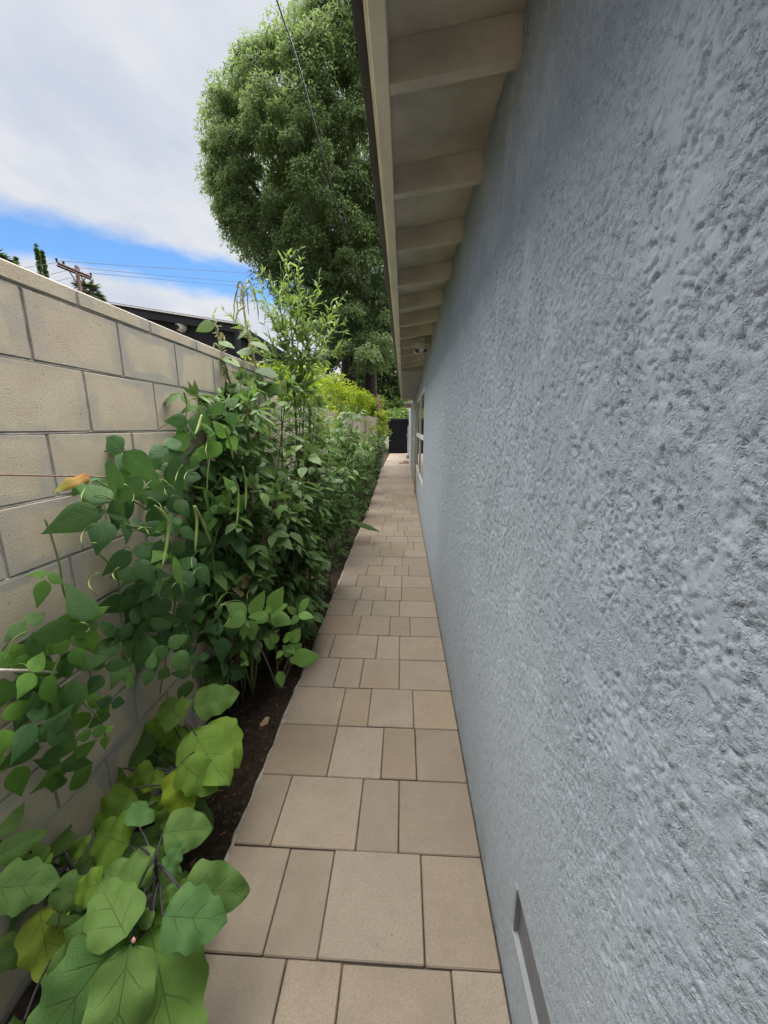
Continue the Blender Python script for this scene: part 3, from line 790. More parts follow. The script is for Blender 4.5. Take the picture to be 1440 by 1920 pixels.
# ------------------------------------------------------------------ the big tree
TY = 17.0
outline = [(428, 122), (490, 80), (548, 40), (575, -60), (640, -90), (720, -60), (790, 60), (800, 300), (790, 500), (770, 640), (700, 700), (640, 690), (560, 640), (505, 585), (462, 520), (420, 470), (395, 425), (375, 345), (370, 235), (400, 180)]
ow = np.array([onY(x, y, TY)[[0, 2]] for x, y in outline])
big = empty('big_tree', tuple(onY(662, 760, TY)[:2])+(0,), 'tall broad evergreen tree with dense drooping foliage behind the fence', 'tree')
def poly_inset(P, poly):
    poly = np.asarray(poly); d = np.full(len(P), 1e9)
    for i in range(len(poly)):
        a, b_ = poly[i], poly[(i+1) % len(poly)]; ab = b_-a; t = np.clip(((P-a)@ab)/(ab@ab), 0, 1)
        d = np.minimum(d, np.linalg.norm(P-(a+t[:, None]*ab), axis=1))
    return d
NC = 820
S = polysample(ow, 6000); ins_d = poly_inset(S, ow); S = S[ins_d > .62]; ins_d = ins_d[ins_d > .62]
idx = rng.permutation(len(S))[:NC]; S = S[idx]; ins_d = ins_d[idx]
half = np.minimum(3.8, 1.7*np.sqrt(np.maximum(ins_d-.62, .0))+.1)
side = np.where(rng.random(NC) < .72, -1, 1)*np.sqrt(rng.random(NC))
cent = np.stack([S[:, 0], TY + side*half, S[:, 1]], 1)
rad = .30+.38*rng.random(NC)**1.5
# hanging foliage round the trunks
low = [(x, y) for x, y in ((600, 620), (620, 655), (585, 600), (690, 610), (715, 640), (730, 600), (700, 560), (660, 590), (640, 610), (735, 670), (712, 690), (610, 585), (675, 640), (745, 640), (690, 665), (560, 575), (700, 650), (695, 680), (705, 665), (650, 655), (668, 665), (630, 640), (688, 640), (676, 690))]
lc = np.array([onY(x+dx_, y+dy_, TY-1.0+rng.normal(0, .8)) for x, y in low for dx_, dy_ in ((0, 0), (14, -16))])
S2 = polysample(ow, 900); d2 = poly_inset(S2, ow); S2 = S2[d2 > 1.3][:110]
inner = np.stack([S2[:, 0], TY+.6+rng.normal(0, .9, len(S2)), S2[:, 1]], 1)
cent = np.vstack([cent, lc, inner]); rad = np.concatenate([rad, np.full(len(lc), .45), np.full(len(inner), .7)])
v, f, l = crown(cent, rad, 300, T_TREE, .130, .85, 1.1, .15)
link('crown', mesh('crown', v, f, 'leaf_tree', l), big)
tr = MB()
b0 = onY(650, 800, TY); 
def limb(pts, r): tr.tube(smoothline(pts, 12), r, 9)
zg = 0
limb([(b0[0], TY, -.1), (b0[0]+.05, TY, 2.5), (onY(655, 640, TY)), (onY(640, 500, TY)), (onY(585, 380, TY)), (onY(560, 220, TY))], [.42, .36, .30, .25, .15, .06])
limb([(b0[0]+1.0, TY+.4, -.1), onY(694, 720, TY+.4), onY(690, 600, TY+.4), onY(672, 450, TY+.2), onY(660, 250, TY), onY(640, 80, TY)], [.30, .28, .24, .2, .13, .05])
limb([onY(640, 520, TY), onY(575, 460, TY-.3), onY(500, 380, TY-.6), onY(440, 300, TY-.8)], [.2, .15, .1, .04])
limb([onY(650, 560, TY), onY(570, 530, TY-.2), onY(480, 470, TY-.5)], [.16, .11, .04])
limb([onY(672, 450, TY), onY(720, 330, TY), onY(740, 200, TY)], [.16, .11, .05])
tr.build('trunk', 'bark', big, True)

def bush(name, label, cat, base, centers, radii, per, T, size, mat, group=None, droop=.3, trunk=None, bark='bark', squash=.85):
    o = empty(name, tuple(base), label, cat, group)
    v, f, l = crown(np.asarray(centers), np.asarray(radii), per, T, size, droop, squash, .25)
    link('crown' if trunk else 'foliage', mesh('foliage', v, f, mat, l), o)
    if trunk:
        t = MB()
        for pts, r in trunk: t.tube(smoothline(pts, 8), r, 7)
        t.build('trunk', bark, o, True)
    return o
# golden hedge shrubs along the far side of the board fence
for i, (px, top, yy, wpx, lab) in enumerate([(500, 690, 6.4, 1.35, 'yellow-green golden shrub nearest the block wall, behind the tall weeds'), (565, 692, 7.4, 1.3, 'bright yellow-green shrub above the left half of the board fence'),
        (626, 708, 9.1, 1.15, 'rounded bright golden shrub above the middle of the board fence'), (672, 738, 12.2, .95, 'golden shrub with reddish tips near the end of the board fence'), (706, 745, 14.6, .8, 'small golden shrub standing at the fence end post')]):
    c = onY(px, 765, yy); tp = onY(px, top, yy)[2]
    xb_ = c[0]-.25 if i < 3 else c[0]-.1
    n = 44
    cs = np.stack([xb_ + rng.normal(0, .26*wpx, n), yy + .35 + rng.normal(0, .30, n)+.1, 1.2 + (tp-1.25)*rng.random(n)**.7], 1)
    bush('golden_shrub', lab, 'shrub', (xb_, yy+.4, 0), cs, np.full(n, .2)+.08*rng.random(n), 150, T_ROUND, .062, 'leaf_gold', 'golden shrubs behind the fence', -.3,
         [([(xb_, yy+.4, -.1), (xb_+.05, yy+.4, .8), (xb_-.03, yy+.4, tp-.4)], [.05, .035, .012])], 'stem_brown')
# pink flower spike
pf = onY(712, 775, 13.6); fo = empty('pink_flower', (pf[0], pf[1], 0), 'upright pink flower spike above the end of the fence', 'flower')
pt = onY(710, 742, 13.6)
MB().tube([(pf[0], pf[1], 0), pf, pt], .008, 5).build('stem', 'stem_green', fo)
n = 90; t = rng.random(n); pos = pf + (pt-pf)*t[:, None] + rng.normal(0, .05, (n, 3))*(1.15-t)[:, None]*np.array([1, 1, .5]); 
v, f, l = scatter(T_ROUND, pos, norm(rdir(n)+np.array([0, 0, .4])), rdir(n), .06*np.ones(n), t); link('petals', mesh('petals', v, f, 'flower_pink', l), fo)['kind'] = 'stuff'
# darker trees behind the gate and behind the big tree
for i, (px, py, yy, w, h0, h1, nn, lab) in enumerate([(700, 690, 30, 2.6, 1.5, 7.5, 70, 'dark leafy tree behind the left of the black gate'), (755, 700, 34, 3.0, 1.2, 8.5, 80, 'dense green tree behind the black gate under the eave'),
        (640, 700, 33, 3.2, 1.0, 7.5, 70, 'shady tree behind the trunk of the big tree'), (745, 770, 28.5, 1.6, 1.6, 3.4, 36, 'light green bush showing just above the black gate'), (800, 700, 36, 3.2, 1, 8, 60, 'far tree behind the porch eave')]):
    c = onY(px, py, yy)
    cs = np.stack([c[0]+rng.normal(0, w*.5, nn), yy+rng.normal(0, .9, nn), h0+(h1-h0)*rng.random(nn)], 1)
    bush('background_tree', lab, 'tree', (c[0], yy, 0), cs, .55+.4*rng.random(nn), 170, T_ROUND, .26 if i != 3 else .2, 'leaf_back' if i != 3 else 'leaf_weed', 'trees behind the gate', .35,
         [([(c[0], yy, -.1), (c[0]+.1, yy, h1*.35), (c[0], yy, h1*.8)], [.22, .16, .05])])
# cypresses and palms over the wall
for i, (px, top, bot, w, lab) in enumerate([(67, 458, 540, 6.8, 'taller pointed cypress left of the utility pole'), (79, 474, 545, 5.0, 'shorter pointed cypress right beside the taller one'), (29, 483, 520, 4.5, 'small cypress tip showing over the wall further left')]):
    yy = 42+i; tp, bt = onY(px, top, yy), onY(px, bot, yy)
    base = (tp[0], yy, 0); n = 90; t = rng.random(n)**.8
    r = (1-t)**.8*w*.5*yy/740*1.35+.05
    cs = np.stack([tp[0]+rng.normal(0, .35, n)*r, yy+rng.normal(0, .35, n)*r, bt[2]*.55+(tp[2]-bt[2]*.55)*t], 1)
    bush('cypress', lab, 'tree', base, cs, .10+r*.45, 90, T_TREE, .16, 'leaf_back', 'cypresses on the skyline', -1.0, [([(tp[0], yy, -.1), (tp[0], yy, tp[2]*.9)], [.2, .05])], squash=1.5)
T_FAN = leaf_template(ovate(.5, .95, .5), 5, 2, -.35, .5)
for i, (px, py, yy, R, lab) in enumerate([(166, 552, 30, 1.15, 'fan palm crown peeping over the wall beside the utility pole'), (-6, 500, 26, 1.25, 'palm fronds over the wall at the left edge')]):
    c = onY(px, py, yy); o = empty('palm_tree', (c[0], yy, 0), lab, 'palm', 'palms on the skyline')
    MB().tube([(c[0], yy, -.1), (c[0]+.05, yy, c[2]*.5), tuple(c)], [.22, .16, .15], 10).build('trunk', 'bark', o, True)
    n = 34; d = rdir(n); d[:, 2] = np.abs(d[:, 2])*1.1-.25; d = norm(d); parts = []
    # each frond: pleated blade of narrow segments
    for k in range(n):
        m = 11; a = np.linspace(-1.1, 1.1, m); up = np.array([0, 0, 1.0]); sx = norm(np.cross(d[k], up)[None])[0]
        D = d[k][None]*np.cos(a)[:, None] + sx[None]*np.sin(a)[:, None] + np.array([0, 0, -.25])
        parts.append(scatter(T_LANCE, np.repeat((c+d[k]*R*.45)[None], m, 0), D, np.repeat(up[None], m, 0), np.full(m, R*.62), np.full(m, rng.random())))
    v, f, l = merge(parts); link('crown', mesh('crown', v, f, 'leaf_palm', l), o)

# ------------------------------------------------------------------ eggplants: every leaf its own object
def eg_w(ph, lob):
    A = [0, .03, .08, .16, .25, .33, .42, .52, .60, .68, .78, .88, .95, 1]
    W = [.01, .12, .255, .345, .38, .345, .335, .365, .315, .255, .235, .165, .08, .004]
    W = [w*(1+lob*.6*math.sin(i*1.9+ph*6)) for i, w in enumerate(W)]
    return lambda a: float(np.interp(a, A, W))
EG = []
for k in range(5):
    V, F, L = leaf_template(eg_w([.2, .5, 0, .8, .35][k], [.11, .14, .08, .12, .1][k]), 22, 3, [-.16, -.28, -.10, -.34, -.2][k], [.22, .34, .16, .4, .26][k], [.045, .06, .07, .05, .065][k], 2.4, [.0, .04, -.05, .03, -.02][k])
    L[:, 2] = .5
    EG.append(mesh('leaf', V, F, 'leaf_eggplant', L, True))
def place_leaf(me, base, tip, nhint, parent, width=1.0, color=(1, 1, 1), name='leaf', z_up=True):
    base, tip = np.asarray(base, float), np.asarray(tip, float)
    d = tip-base; L = np.linalg.norm(d); M = frames(d[None], np.asarray(nhint, float)[None])[0]
    o = link(name, me, parent)
    m = Matrix(((M[0, 0]*L*width, M[0, 1]*L, M[0, 2]*L, base[0]), (M[1, 0]*L*width, M[1, 1]*L, M[1, 2]*L, base[1]), (M[2, 0]*L*width, M[2, 1]*L, M[2, 2]*L, base[2]), (0, 0, 0, 1)))
    o.matrix_world = m if parent is None else m
    o.matrix_basis = m
    o.color = (*color, 1); return o
G1, G2, G3, YG, YL, DK = (1, 1, 1), (.80, .95, 1.15), (1.05, 1.08, .85), (1.25, 1.20, .62), (2.0, 1.5, .75), (.6, .65, .6)
TOWARD = np.array([.45, -.55, .8])
def fill(x0, x1, y0, y1, n, z0, z1, cols, ln=(60, 110)):
    out = []
    for i in range(n):
        x, y = random.uniform(x0, x1), random.uniform(y0, y1); a = random.uniform(-PI, PI); l = random.uniform(*ln); z = random.uniform(z0, z1)
        out.append((x, y, x+l*math.cos(a), y+l*math.sin(a)*.9, z, z-.05, random.uniform(.9, 1.1), random.choice(cols), random.randrange(5)))
    return out
def eggplant(label, root, crownpt, leaves, grp='eggplants in the bed'):
    root = np.asarray(root, float); o = empty('eggplant', tuple(root), label, 'plant', grp)
    st = MB(); st.tube(smoothline([root, root*.5+np.asarray(crownpt)*.5+np.array([.02, .01, 0]), crownpt], 8), [.008, .006, .004], 7)
    stem = st.build('stem', 'stem_dark', o, True)
    for (bx, by, tx, ty, zb, zt, w, col, k) in leaves:
        b_, t_ = onZ(bx, by, zb), onZ(tx, ty, zt); t_ = b_+(t_-b_)*1.1
        place_leaf(EG[k % 5], b_, t_, TOWARD+rng.normal(0, .12, 3), o, w, col)
        s0 = root + (np.asarray(crownpt)-root)*min(1, max(.2, (zb-root[2]-.03)/(crownpt[2]-root[2]+1e-6)))
        if np.linalg.norm(b_-s0) > .17: s0 = b_ + norm((s0-b_)[None])[0]*.17 + np.array([0, 0, -.06])
        MB().tube(smoothline([s0, s0*.45+b_*.55+np.array([0, 0, .012]), b_], 6), [.0032, .0024], 5, False).build('petiole', 'stem_dark', o, True)
    return o
# (base px, tip px, base z, tip z, width factor, tint, shape)
eggplant('large eggplant with big lobed leaves in the near corner of the bed', (-.80, .83, -.03), (-.70, .84, .40), [
  (222, 1765, 45, 2000, .47, .34, .92, G2, 0), (243, 1770, 200, 2060, .46, .34, .80, G1, 1), (282, 1742, 335, 2010, .40, .28, 1.02, G3, 2), (232, 1740, 75, 1880, .43, .30, 1.0, G1, 4),
  (238, 1758, 182, 1648, .48, .52, .92, G1, 3), (258, 1672, 192, 1632, .42, .42, 1.1, G1, 4), (195, 1655, 130, 1675, .38, .36, 1.15, YG, 1),
  (305, 1718, 416, 1722, .46, .43, 1.10, G2, 0), (340, 1668, 456, 1672, .40, .37, .98, G1, 1), (262, 1552, 268, 1490, .40, .42, 1.05, G2, 3),
  (243, 1585, 172, 1560, .36, .33, 1.0, YG, 0), (263, 1588, 268, 1657, .40, .36, .95, G1, 2), (310, 1632, 345, 1580, .39, .41, .95, G2, 4), (305, 1563, 392, 1545, .36, .34, 1.15, G1, 1),
  (335, 1670, 292, 1695, .40, .37, .9, G1, 3), (285, 1735, 255, 1705, .44, .46, .8, DK, 2), (290, 1640, 330, 1700, .28, .22, 1.0, DK, 0), (250, 1700, 180, 1740, .25, .2, 1.0, DK, 4)] + fill(150, 340, 1560, 1900, 16, .10, .30, [DK, G3, YG, (.75, .8, .75)]))
eggplant('eggplant with bright yellow-green leaves in the middle of the bed', (-.83, 1.22, -.03), (-.76, 1.22, .40), [
  (338, 1432, 402, 1478, .42, .34, 1.02, YG, 0), (332, 1440, 345, 1535, .38, .28, .92, (1.9, 1.45, .4), 1), (362, 1372, 412, 1462, .44, .38, 1.0, YG, 2), (395, 1355, 440, 1415, .38, .33, 1.1, YG, 3),
  (362, 1325, 442, 1298, .44, .45, 1.0, G3, 4), (345, 1348, 300, 1318, .42, .44, 1.1, G3, 0), (318, 1352, 258, 1408, .36, .28, 1.05, YG, 1), (285, 1415, 232, 1368, .28, .34, 1.05, DK, 2),
  (290, 1440, 235, 1470, .32, .28, 1.0, YG, 3), (232, 1440, 180, 1500, .30, .18, .95, YG, 4), (250, 1478, 178, 1560, .32, .24, 1.05, YG, 0), (310, 1450, 262, 1478, .3, .27, .9, YG, 2), (318, 1405, 300, 1450, .26, .2, .9, DK, 1), (300, 1490, 285, 1535, .3, .24, .95, YG, 4), (258, 1520, 205, 1545, .3, .27, 1.0, G1, 3)] + fill(210, 350, 1350, 1540, 10, .08, .25, [DK, YG, (.8, .8, .6)], (50, 85)))
eggplant('eggplant at the left edge of the picture beside the block wall', (-1.03, .86, -.03), (-1.0, .86, .36), [
  (70, 1640, 18, 1590, .40, .42, .9, G3, 4), (100, 1660, 170, 1690, .33, .28, .9, G1, 0), (60, 1650, 95, 1600, .40, .42, .8, YG, 1),
  (-20, 1668, 98, 1655, .50, .47, 1.05, G1, 0), (-15, 1610, 70, 1562, .50, .52, .8, G1, 3), (-10, 1575, 25, 1490, .52, .56, .95, G1, 1), (110, 1625, 168, 1572, .30, .32, .7, YG, 2), (150, 1640, 165, 1590, .22, .22, .8, DK, 4), (50, 1620, 110, 1570, .3, .3, .9, DK, 0),
  (75, 1705, 90, 1835, .30, .20, .92, YL, 2), (-20, 1790, 70, 1775, .24, .22, .9, DK, 3), (90, 1690, 98, 1672, .28, .29, .8, G1, 1), (115, 1690, 112, 1668, .28, .30, .9, G1, 3)] + fill(-20, 120, 1580, 1920, 10, .10, .34, [DK, DK, (.75, .8, .75)]))
# a faded blossom and buds on the near eggplant
fl = onZ(248, 1768, .47); bl = empty('eggplant_blossom', tuple(fl), 'tiny faded pink blossom among the near eggplant leaves', 'blossom')
v, f, l = scatter(T_OVATE, np.repeat(fl[None], 5, 0), norm(rdir(5)+TOWARD), np.repeat(TOWARD[None], 5, 0), np.full(5, .010), np.full(5, .5)); link('petals', mesh('petals', v, f, 'petal_pale', l), bl)['kind'] = 'stuff'
MB().tube([fl, fl+np.array([0, .01, -.05])], .0025, 5).build('stalk', 'stem_dark', bl)

# ------------------------------------------------------------------ bean vines: each three-part leaf its own object
def bean_w(k): return lambda a: k*float(np.interp(a, [0, .05, .16, .3, .45, .6, .75, .87, .95, 1], [.01, .17, .33, .39, .36, .275, .165, .08, .035, .003]))
def bean_leaf(seed):
    r = random.Random(seed); P = []
    for (ang, sc_, skew, y0) in ((0, 1.0, 0, .40), (1.5, .84, .05, .06), (-1.5, .84, -.05, .06)):
        ang += r.uniform(-.3, .3); sc_ *= r.uniform(.85, 1.1)
        V, F, L = leaf_template(bean_w(r.uniform(.88, 1.08)), 9, 2, r.uniform(-.42, -.08), r.uniform(.15, .5), r.uniform(.01, .03), 1.6, skew)
        V = V*sc_*.60*np.array([.88, 1, 1]); c, s = math.cos(ang), math.sin(ang); tilt = r.uniform(-.75, .35)
        W = V.copy(); W[:, 2] = V[:, 2] + tilt*V[:, 1]
        X = W[:, 0]*c - W[:, 1]*s; Yv = W[:, 0]*s + W[:, 1]*c
        P.append((np.stack([X, Yv+y0*.6, W[:, 2]], 1), F, L))
    V, F, L = merge(P); L[:, 2] = .5
    me = mesh('leaf', V, F, 'leaf_bean', L, True); return me
BL = [bean_leaf(s) for s in range(8)]
def vine(label, polys, n, xr, size, stems, grp, extra=(), tint_fn=None):
    o = empty('bean_vine', (XW+.15, 1.6, 0), label, 'vine', grp)
    st = MB()
    for pts, r in stems: st.tube(smoothline([onX(px, py, X) for px, py, X in pts], 22), r, 5)
    st.build('stem', 'stem_green', o, True)
    pts = []
    for poly, m in polys:
        C = polysample(poly, m*12); chosen = []
        dmin = 46
        while len(chosen) < m and dmin > 4:
            for c in C:
                if all((c[0]-q[0])**2+(c[1]-q[1])**2 > dmin*dmin for q in chosen):
                    chosen.append(c)
                    if len(chosen) >= m: break
            dmin *= .85
        pts += chosen
    for c in pts:
        X = random.uniform(*xr); p = onX(c[0], c[1], X); s = size*random.uniform(.72, 1.2)
        N = norm((np.array([.75, -.5, .55]) + rng.normal(0, .33, 3))[None])[0]
        D = np.array([rng.normal(.05, .45), rng.normal(-.15, .5), -.75+rng.normal(0, .35)]); D = D - N*np.dot(D, N)*.8; D = norm(D[None])[0]
        k = random.random(); base = (.75, .85, 1.0) if k < .45 else (1, 1, 1) if k < .8 else (1.45, 1.4, .9) if k < .95 else (2.1, 1.9, .8)
        if tint_fn: base = tint_fn(c, base)
        place_leaf(random.choice(BL), p-D*s*.4, p+D*s*.6, N, o, random.uniform(.9, 1.1), base)
        if random.random() < .55:
            q = p-D*s*.4; e = q+np.array([-.05-random.random()*.05, random.uniform(-.05, .05), random.uniform(-.09, .0)])
            MB().tube(smoothline([q, (q+e)/2+np.array([.015, 0, .02]), e], 6), .0018, 4, False).build('petiole', 'stem_green', o, True)
    for (px, py, X, tx, ty, s, w, col) in extra:
        p, t = onX(px, py, X), onX(tx, ty, X+.03); place_leaf(BL[s], p, t, np.array([.7, -.55, .55]), o, w, col)
    return o
LITE = (2.0, 1.9, 1.15)
v1 = vine('long-bean vine with dark leaves and hanging pods on the block wall', [
   ([(135, 935), (190, 880), (250, 858), (330, 880), (300, 960), (240, 1010), (170, 985)], 12),
   ([(330, 840), (375, 770), (440, 780), (500, 850), (540, 900), (560, 1000), (520, 1060), (420, 1060), (330, 1010), (320, 900)], 40),
   ([(260, 1060), (330, 1010), (440, 1050), (520, 1060), (480, 1140), (400, 1180), (330, 1230), (260, 1200), (230, 1120)], 36),
   ([(250, 1200), (400, 1180), (470, 1250), (450, 1300), (330, 1290)], 12)], 0, (-1.04, -.82), .185,
   [([(300, 1300, -1.0), (330, 1100, -.98), (300, 980, -1.0), (180, 900, -1.02)], .003), ([(420, 1290, -.95), (400, 1050, -.92), (390, 880, -.95), (430, 740, -1.0)], .0045), ([(470, 1280, -.9), (480, 1040, -.92), (430, 900, -.95), (340, 790, -1.02)], .0035),
    ([(155, 905, -.95), (165, 935, -.93), (205, 942, -.92), (250, 925, -.92), (252, 910, -.94)], .003), ([(172, 990, -1.0), (180, 1030, -1.0), (215, 1070, -1.0), (228, 1118, -1.0)], .003), ([(210, 965, -.96), (240, 985, -.93), (285, 990, -.92)], .0025), ([(385, 775, -1.0), (408, 800, -.98), (420, 830, -.97)], .0025), ([(345, 735, -1.0), (350, 760, -1.0), (346, 800, -1.0)], .003)],
   'bean vines on the wall', [(245, 868, -.92, 300, 895, 1, 1.0, (1.5, 1.5, .9)), (315, 975, -.86, 350, 1010, 2, .9, (.9, 1, 1.1)), (395, 960, -.85, 420, 1005, 3, 1, (1, 1, 1)), (345, 800, -.95, 380, 830, 4, .9, (1.3, 1.3, 1))])
def lowtint(c, b): return LITE if (c[0] < 240 and c[1] < 1300 and random.random() < .25) else (1.8, 1.8, .8) if random.random() < .12 else b
v2 = vine('lower bean vine with fresh light green leaves at the left edge of the wall', [
   ([(-10, 1270), (40, 1225), (80, 1175), (215, 1170), (270, 1200), (300, 1250), (250, 1290), (120, 1320), (0, 1330)], 16),
   ([(0, 1330), (120, 1310), (200, 1330), (200, 1400), (150, 1460), (40, 1480), (0, 1440)], 11)], 0, (-1.05, -.93), .165,
   [([(145, 1160, -1.0), (120, 1110, -1.02), (112, 1060, -1.02), (98, 1010, -1.03), (84, 972, -1.03)], .003), ([(140, 1160, -.98), (100, 1260, -.98), (60, 1340, -1.0), (40, 1420, -1.0)], .004), ([(132, 1300, -.97), (180, 1340, -.95), (200, 1385, -.95)], .0025), ([(10, 1240, -1.0), (25, 1200, -1.0), (50, 1184, -.99)], .0025)],
   'bean vines on the wall', [(150, 1150, -.96, 175, 1215, 1, 1.25, (2.3, 2.1, 1.3)), (90, 1075, -1.02, 68, 1130, 5, .9, (2.0, 1.9, 1.1)), (110, 990, -1.03, 124, 1002, 6, .8, (2.4, 2.2, .7)), (130, 1200, -.95, 150, 1270, 2, 1.0, LITE), (195, 1370, -.95, 205, 1410, 3, 1.0, (2.4, 2.1, .7)), (85, 1360, -.96, 110, 1395, 4, .9, (2.3, 2.0, .7))], lowtint)
# long bean pods
def pod(px, X, r=.0052):
    P = smoothline([onX(a, b_, X) for a, b_ in px], 14); return MB().tube(P, [r*.5, r, r, r, r*.9, r*.35], 7).build('pod', 'pod', v1, True)
for px in ([(290, 948), (306, 962), (316, 985), (312, 1025), (303, 1068)], [(363, 948), (369, 975), (368, 1005), (366, 1036)], [(366, 949), (378, 975), (388, 1000), (396, 1018)], [(436, 893), (446, 915), (447, 950), (443, 992)], [(420, 800), (428, 818), (434, 842), (437, 862)],
           [(455, 875), (461, 905), (461, 935), (460, 957)], [(510, 905), (511, 925), (510, 940)], [(528, 900), (534, 930), (533, 970), (527, 1000)], [(378, 778), (372, 800), (366, 815)]):
    pod(px, -.765)
for k in range(26):
    a = (random.uniform(150, 520), random.uniform(860, 1180)); X0 = random.uniform(-.86, -.76); L0 = random.uniform(25, 75); th = random.uniform(-2.4, .4)
    P = []; x, y = a
    for q in range(9):
        P.append(onX(x, y, X0+.01*math.sin(q))); x += L0/8*math.cos(th); y += L0/8*math.sin(th); th += random.uniform(-.1, .55)
    MB().tube(smoothline(P, 14), [.0019, .0010], 4, False).build('tendril', 'pod', v1, True)
# support strings, white stake, yellowing leaf
o = MB().tube(smoothline([onX(-60, 889, -1.03), onX(140, 893, -1.03), onX(300, 896, -1.02), onX(440, 893, -1.0)], 16), .0026, 5).build('support_string', 'string', None, True); tag(o, 'brown support string stretched along the wall for the beans', 'string')
o = MB().tube([onX(-40, 1256, -1.0), onX(60, 1258, -1.0), onX(105, 1262, -1.0)], .0046, 7).build('support_stick', 'stake_white', None, True); tag(o, 'short pale stick tucked into the lower bean vine', 'stick')
p, t = onX(166, 892, -.86), onX(102, 912, -.88)
m_leaf('leaf_yellow', (.46, .20, .05), (.24, .33, .05), (.3, .28, .08), 6, .4, .5, .3, 30)
V, F, L = leaf_template(lambda a: float(np.interp(a, [0, .1, .3, .5, .62, .8, 1], [.03, .16, .2, .24, .17, .12, .004])), 10, 2, -.3, .6, .05, 2); L[:, 2] = V[:, 1]*1.1-.2
yl = place_leaf(mesh('yellow_leaf', V, F, 'leaf_yellow', L, True), p, t, np.array([.5, -.45, .6]), v1, .8, name='yellow_leaf'); yl['label'] = 'yellow and orange dying leaf'

# ------------------------------------------------------------------ stems-and-leaves plants
def grow(base, top, nst, spread, T, lsize, per, whorl=1, twig=.25, bend=.1, droop=.3, taper=.5, start=.25, leaf_up=.35, seed=0, rad=(.008, .003), tw=True, tipn=0):
    """returns stem mesh builder + leaf arrays"""
    r = np.random.default_rng(seed); st = MB(); parts = []
    base, top = np.asarray(base, float), np.asarray(top, float)
    for s in range(nst):
        e = top + np.array([r.normal(0, spread), r.normal(0, spread), -abs(r.normal(0, spread*.8)) if s else 0])
        b0 = base + np.array([r.normal(0, .025), r.normal(0, .025), 0])
        P = smoothline([b0, b0*.55+e*.45+r.normal(0, bend*.4, 3), e], 16)
        st.tube(P, [rad[0], rad[1]], 5)
        n = per; t = start+(1-start)*np.sqrt(r.random(n))
        pos = np.stack([np.interp(t*15, np.arange(16), P[:, k]) for k in range(3)], 1)
        ang = r.random(n)*2*PI; out = np.stack([np.cos(ang), np.sin(ang), np.full(n, leaf_up)+r.normal(0, .25, n)], 1); out = norm(out)
        ln = twig*(1.1-taper*t)*(.4+.8*r.random(n))
        if tw:
            for k in range(n):
                st.tube([pos[k], pos[k]+out[k]*ln[k]*.5+np.array([0, 0, .01]), pos[k]+out[k]*ln[k]], [rad[1]*.6, rad[1]*.35], 3, False)
        tip = pos+out*ln[:, None]
        for w in range(whorl):
            a2 = ang + (w-(whorl-1)/2)*(1.9/max(1, whorl-1) if whorl > 1 else 0)+r.normal(0, .15, n)
            D = np.stack([np.cos(a2), np.sin(a2), np.full(n, .15-droop)+r.normal(0, .25, n)], 1)
            N = norm(np.stack([r.normal(0, .3, n), r.normal(0, .3, n), np.ones(n)], 1))
            sz = lsize*(1.15-taper*t)*(.65+.6*r.random(n))
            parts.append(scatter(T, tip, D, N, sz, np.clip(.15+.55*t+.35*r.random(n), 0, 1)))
        if tipn:
            D = norm(r.normal(size=(tipn, 3))*.6+np.array([0, 0, .8])); parts.append(scatter(T, np.repeat(e[None], tipn, 0), D, rdir(tipn), np.full(tipn, lsize*.6), np.ones(tipn)))
    return st, parts
def plant(name, label, cat, base, top, mat, stem_mat, group=None, **kw):
    o = empty(name, tuple(base), label, cat, group)
    st, parts = grow(base, top, **kw); st.build('stem', stem_mat, o, True)
    v, f, l = merge(parts); link('foliage', mesh('foliage', v, f, mat, l, True), o); return o
T_PALM = leaf_template(ovate(.16, .85, .95), 5, 1, -.30, .35)
T_AMA = leaf_template(ovate(.27, .7, .95), 6, 1, -.30, .3)
T_PEP = leaf_template(ovate(.27, .75, .9), 6, 2, -.2, .25)
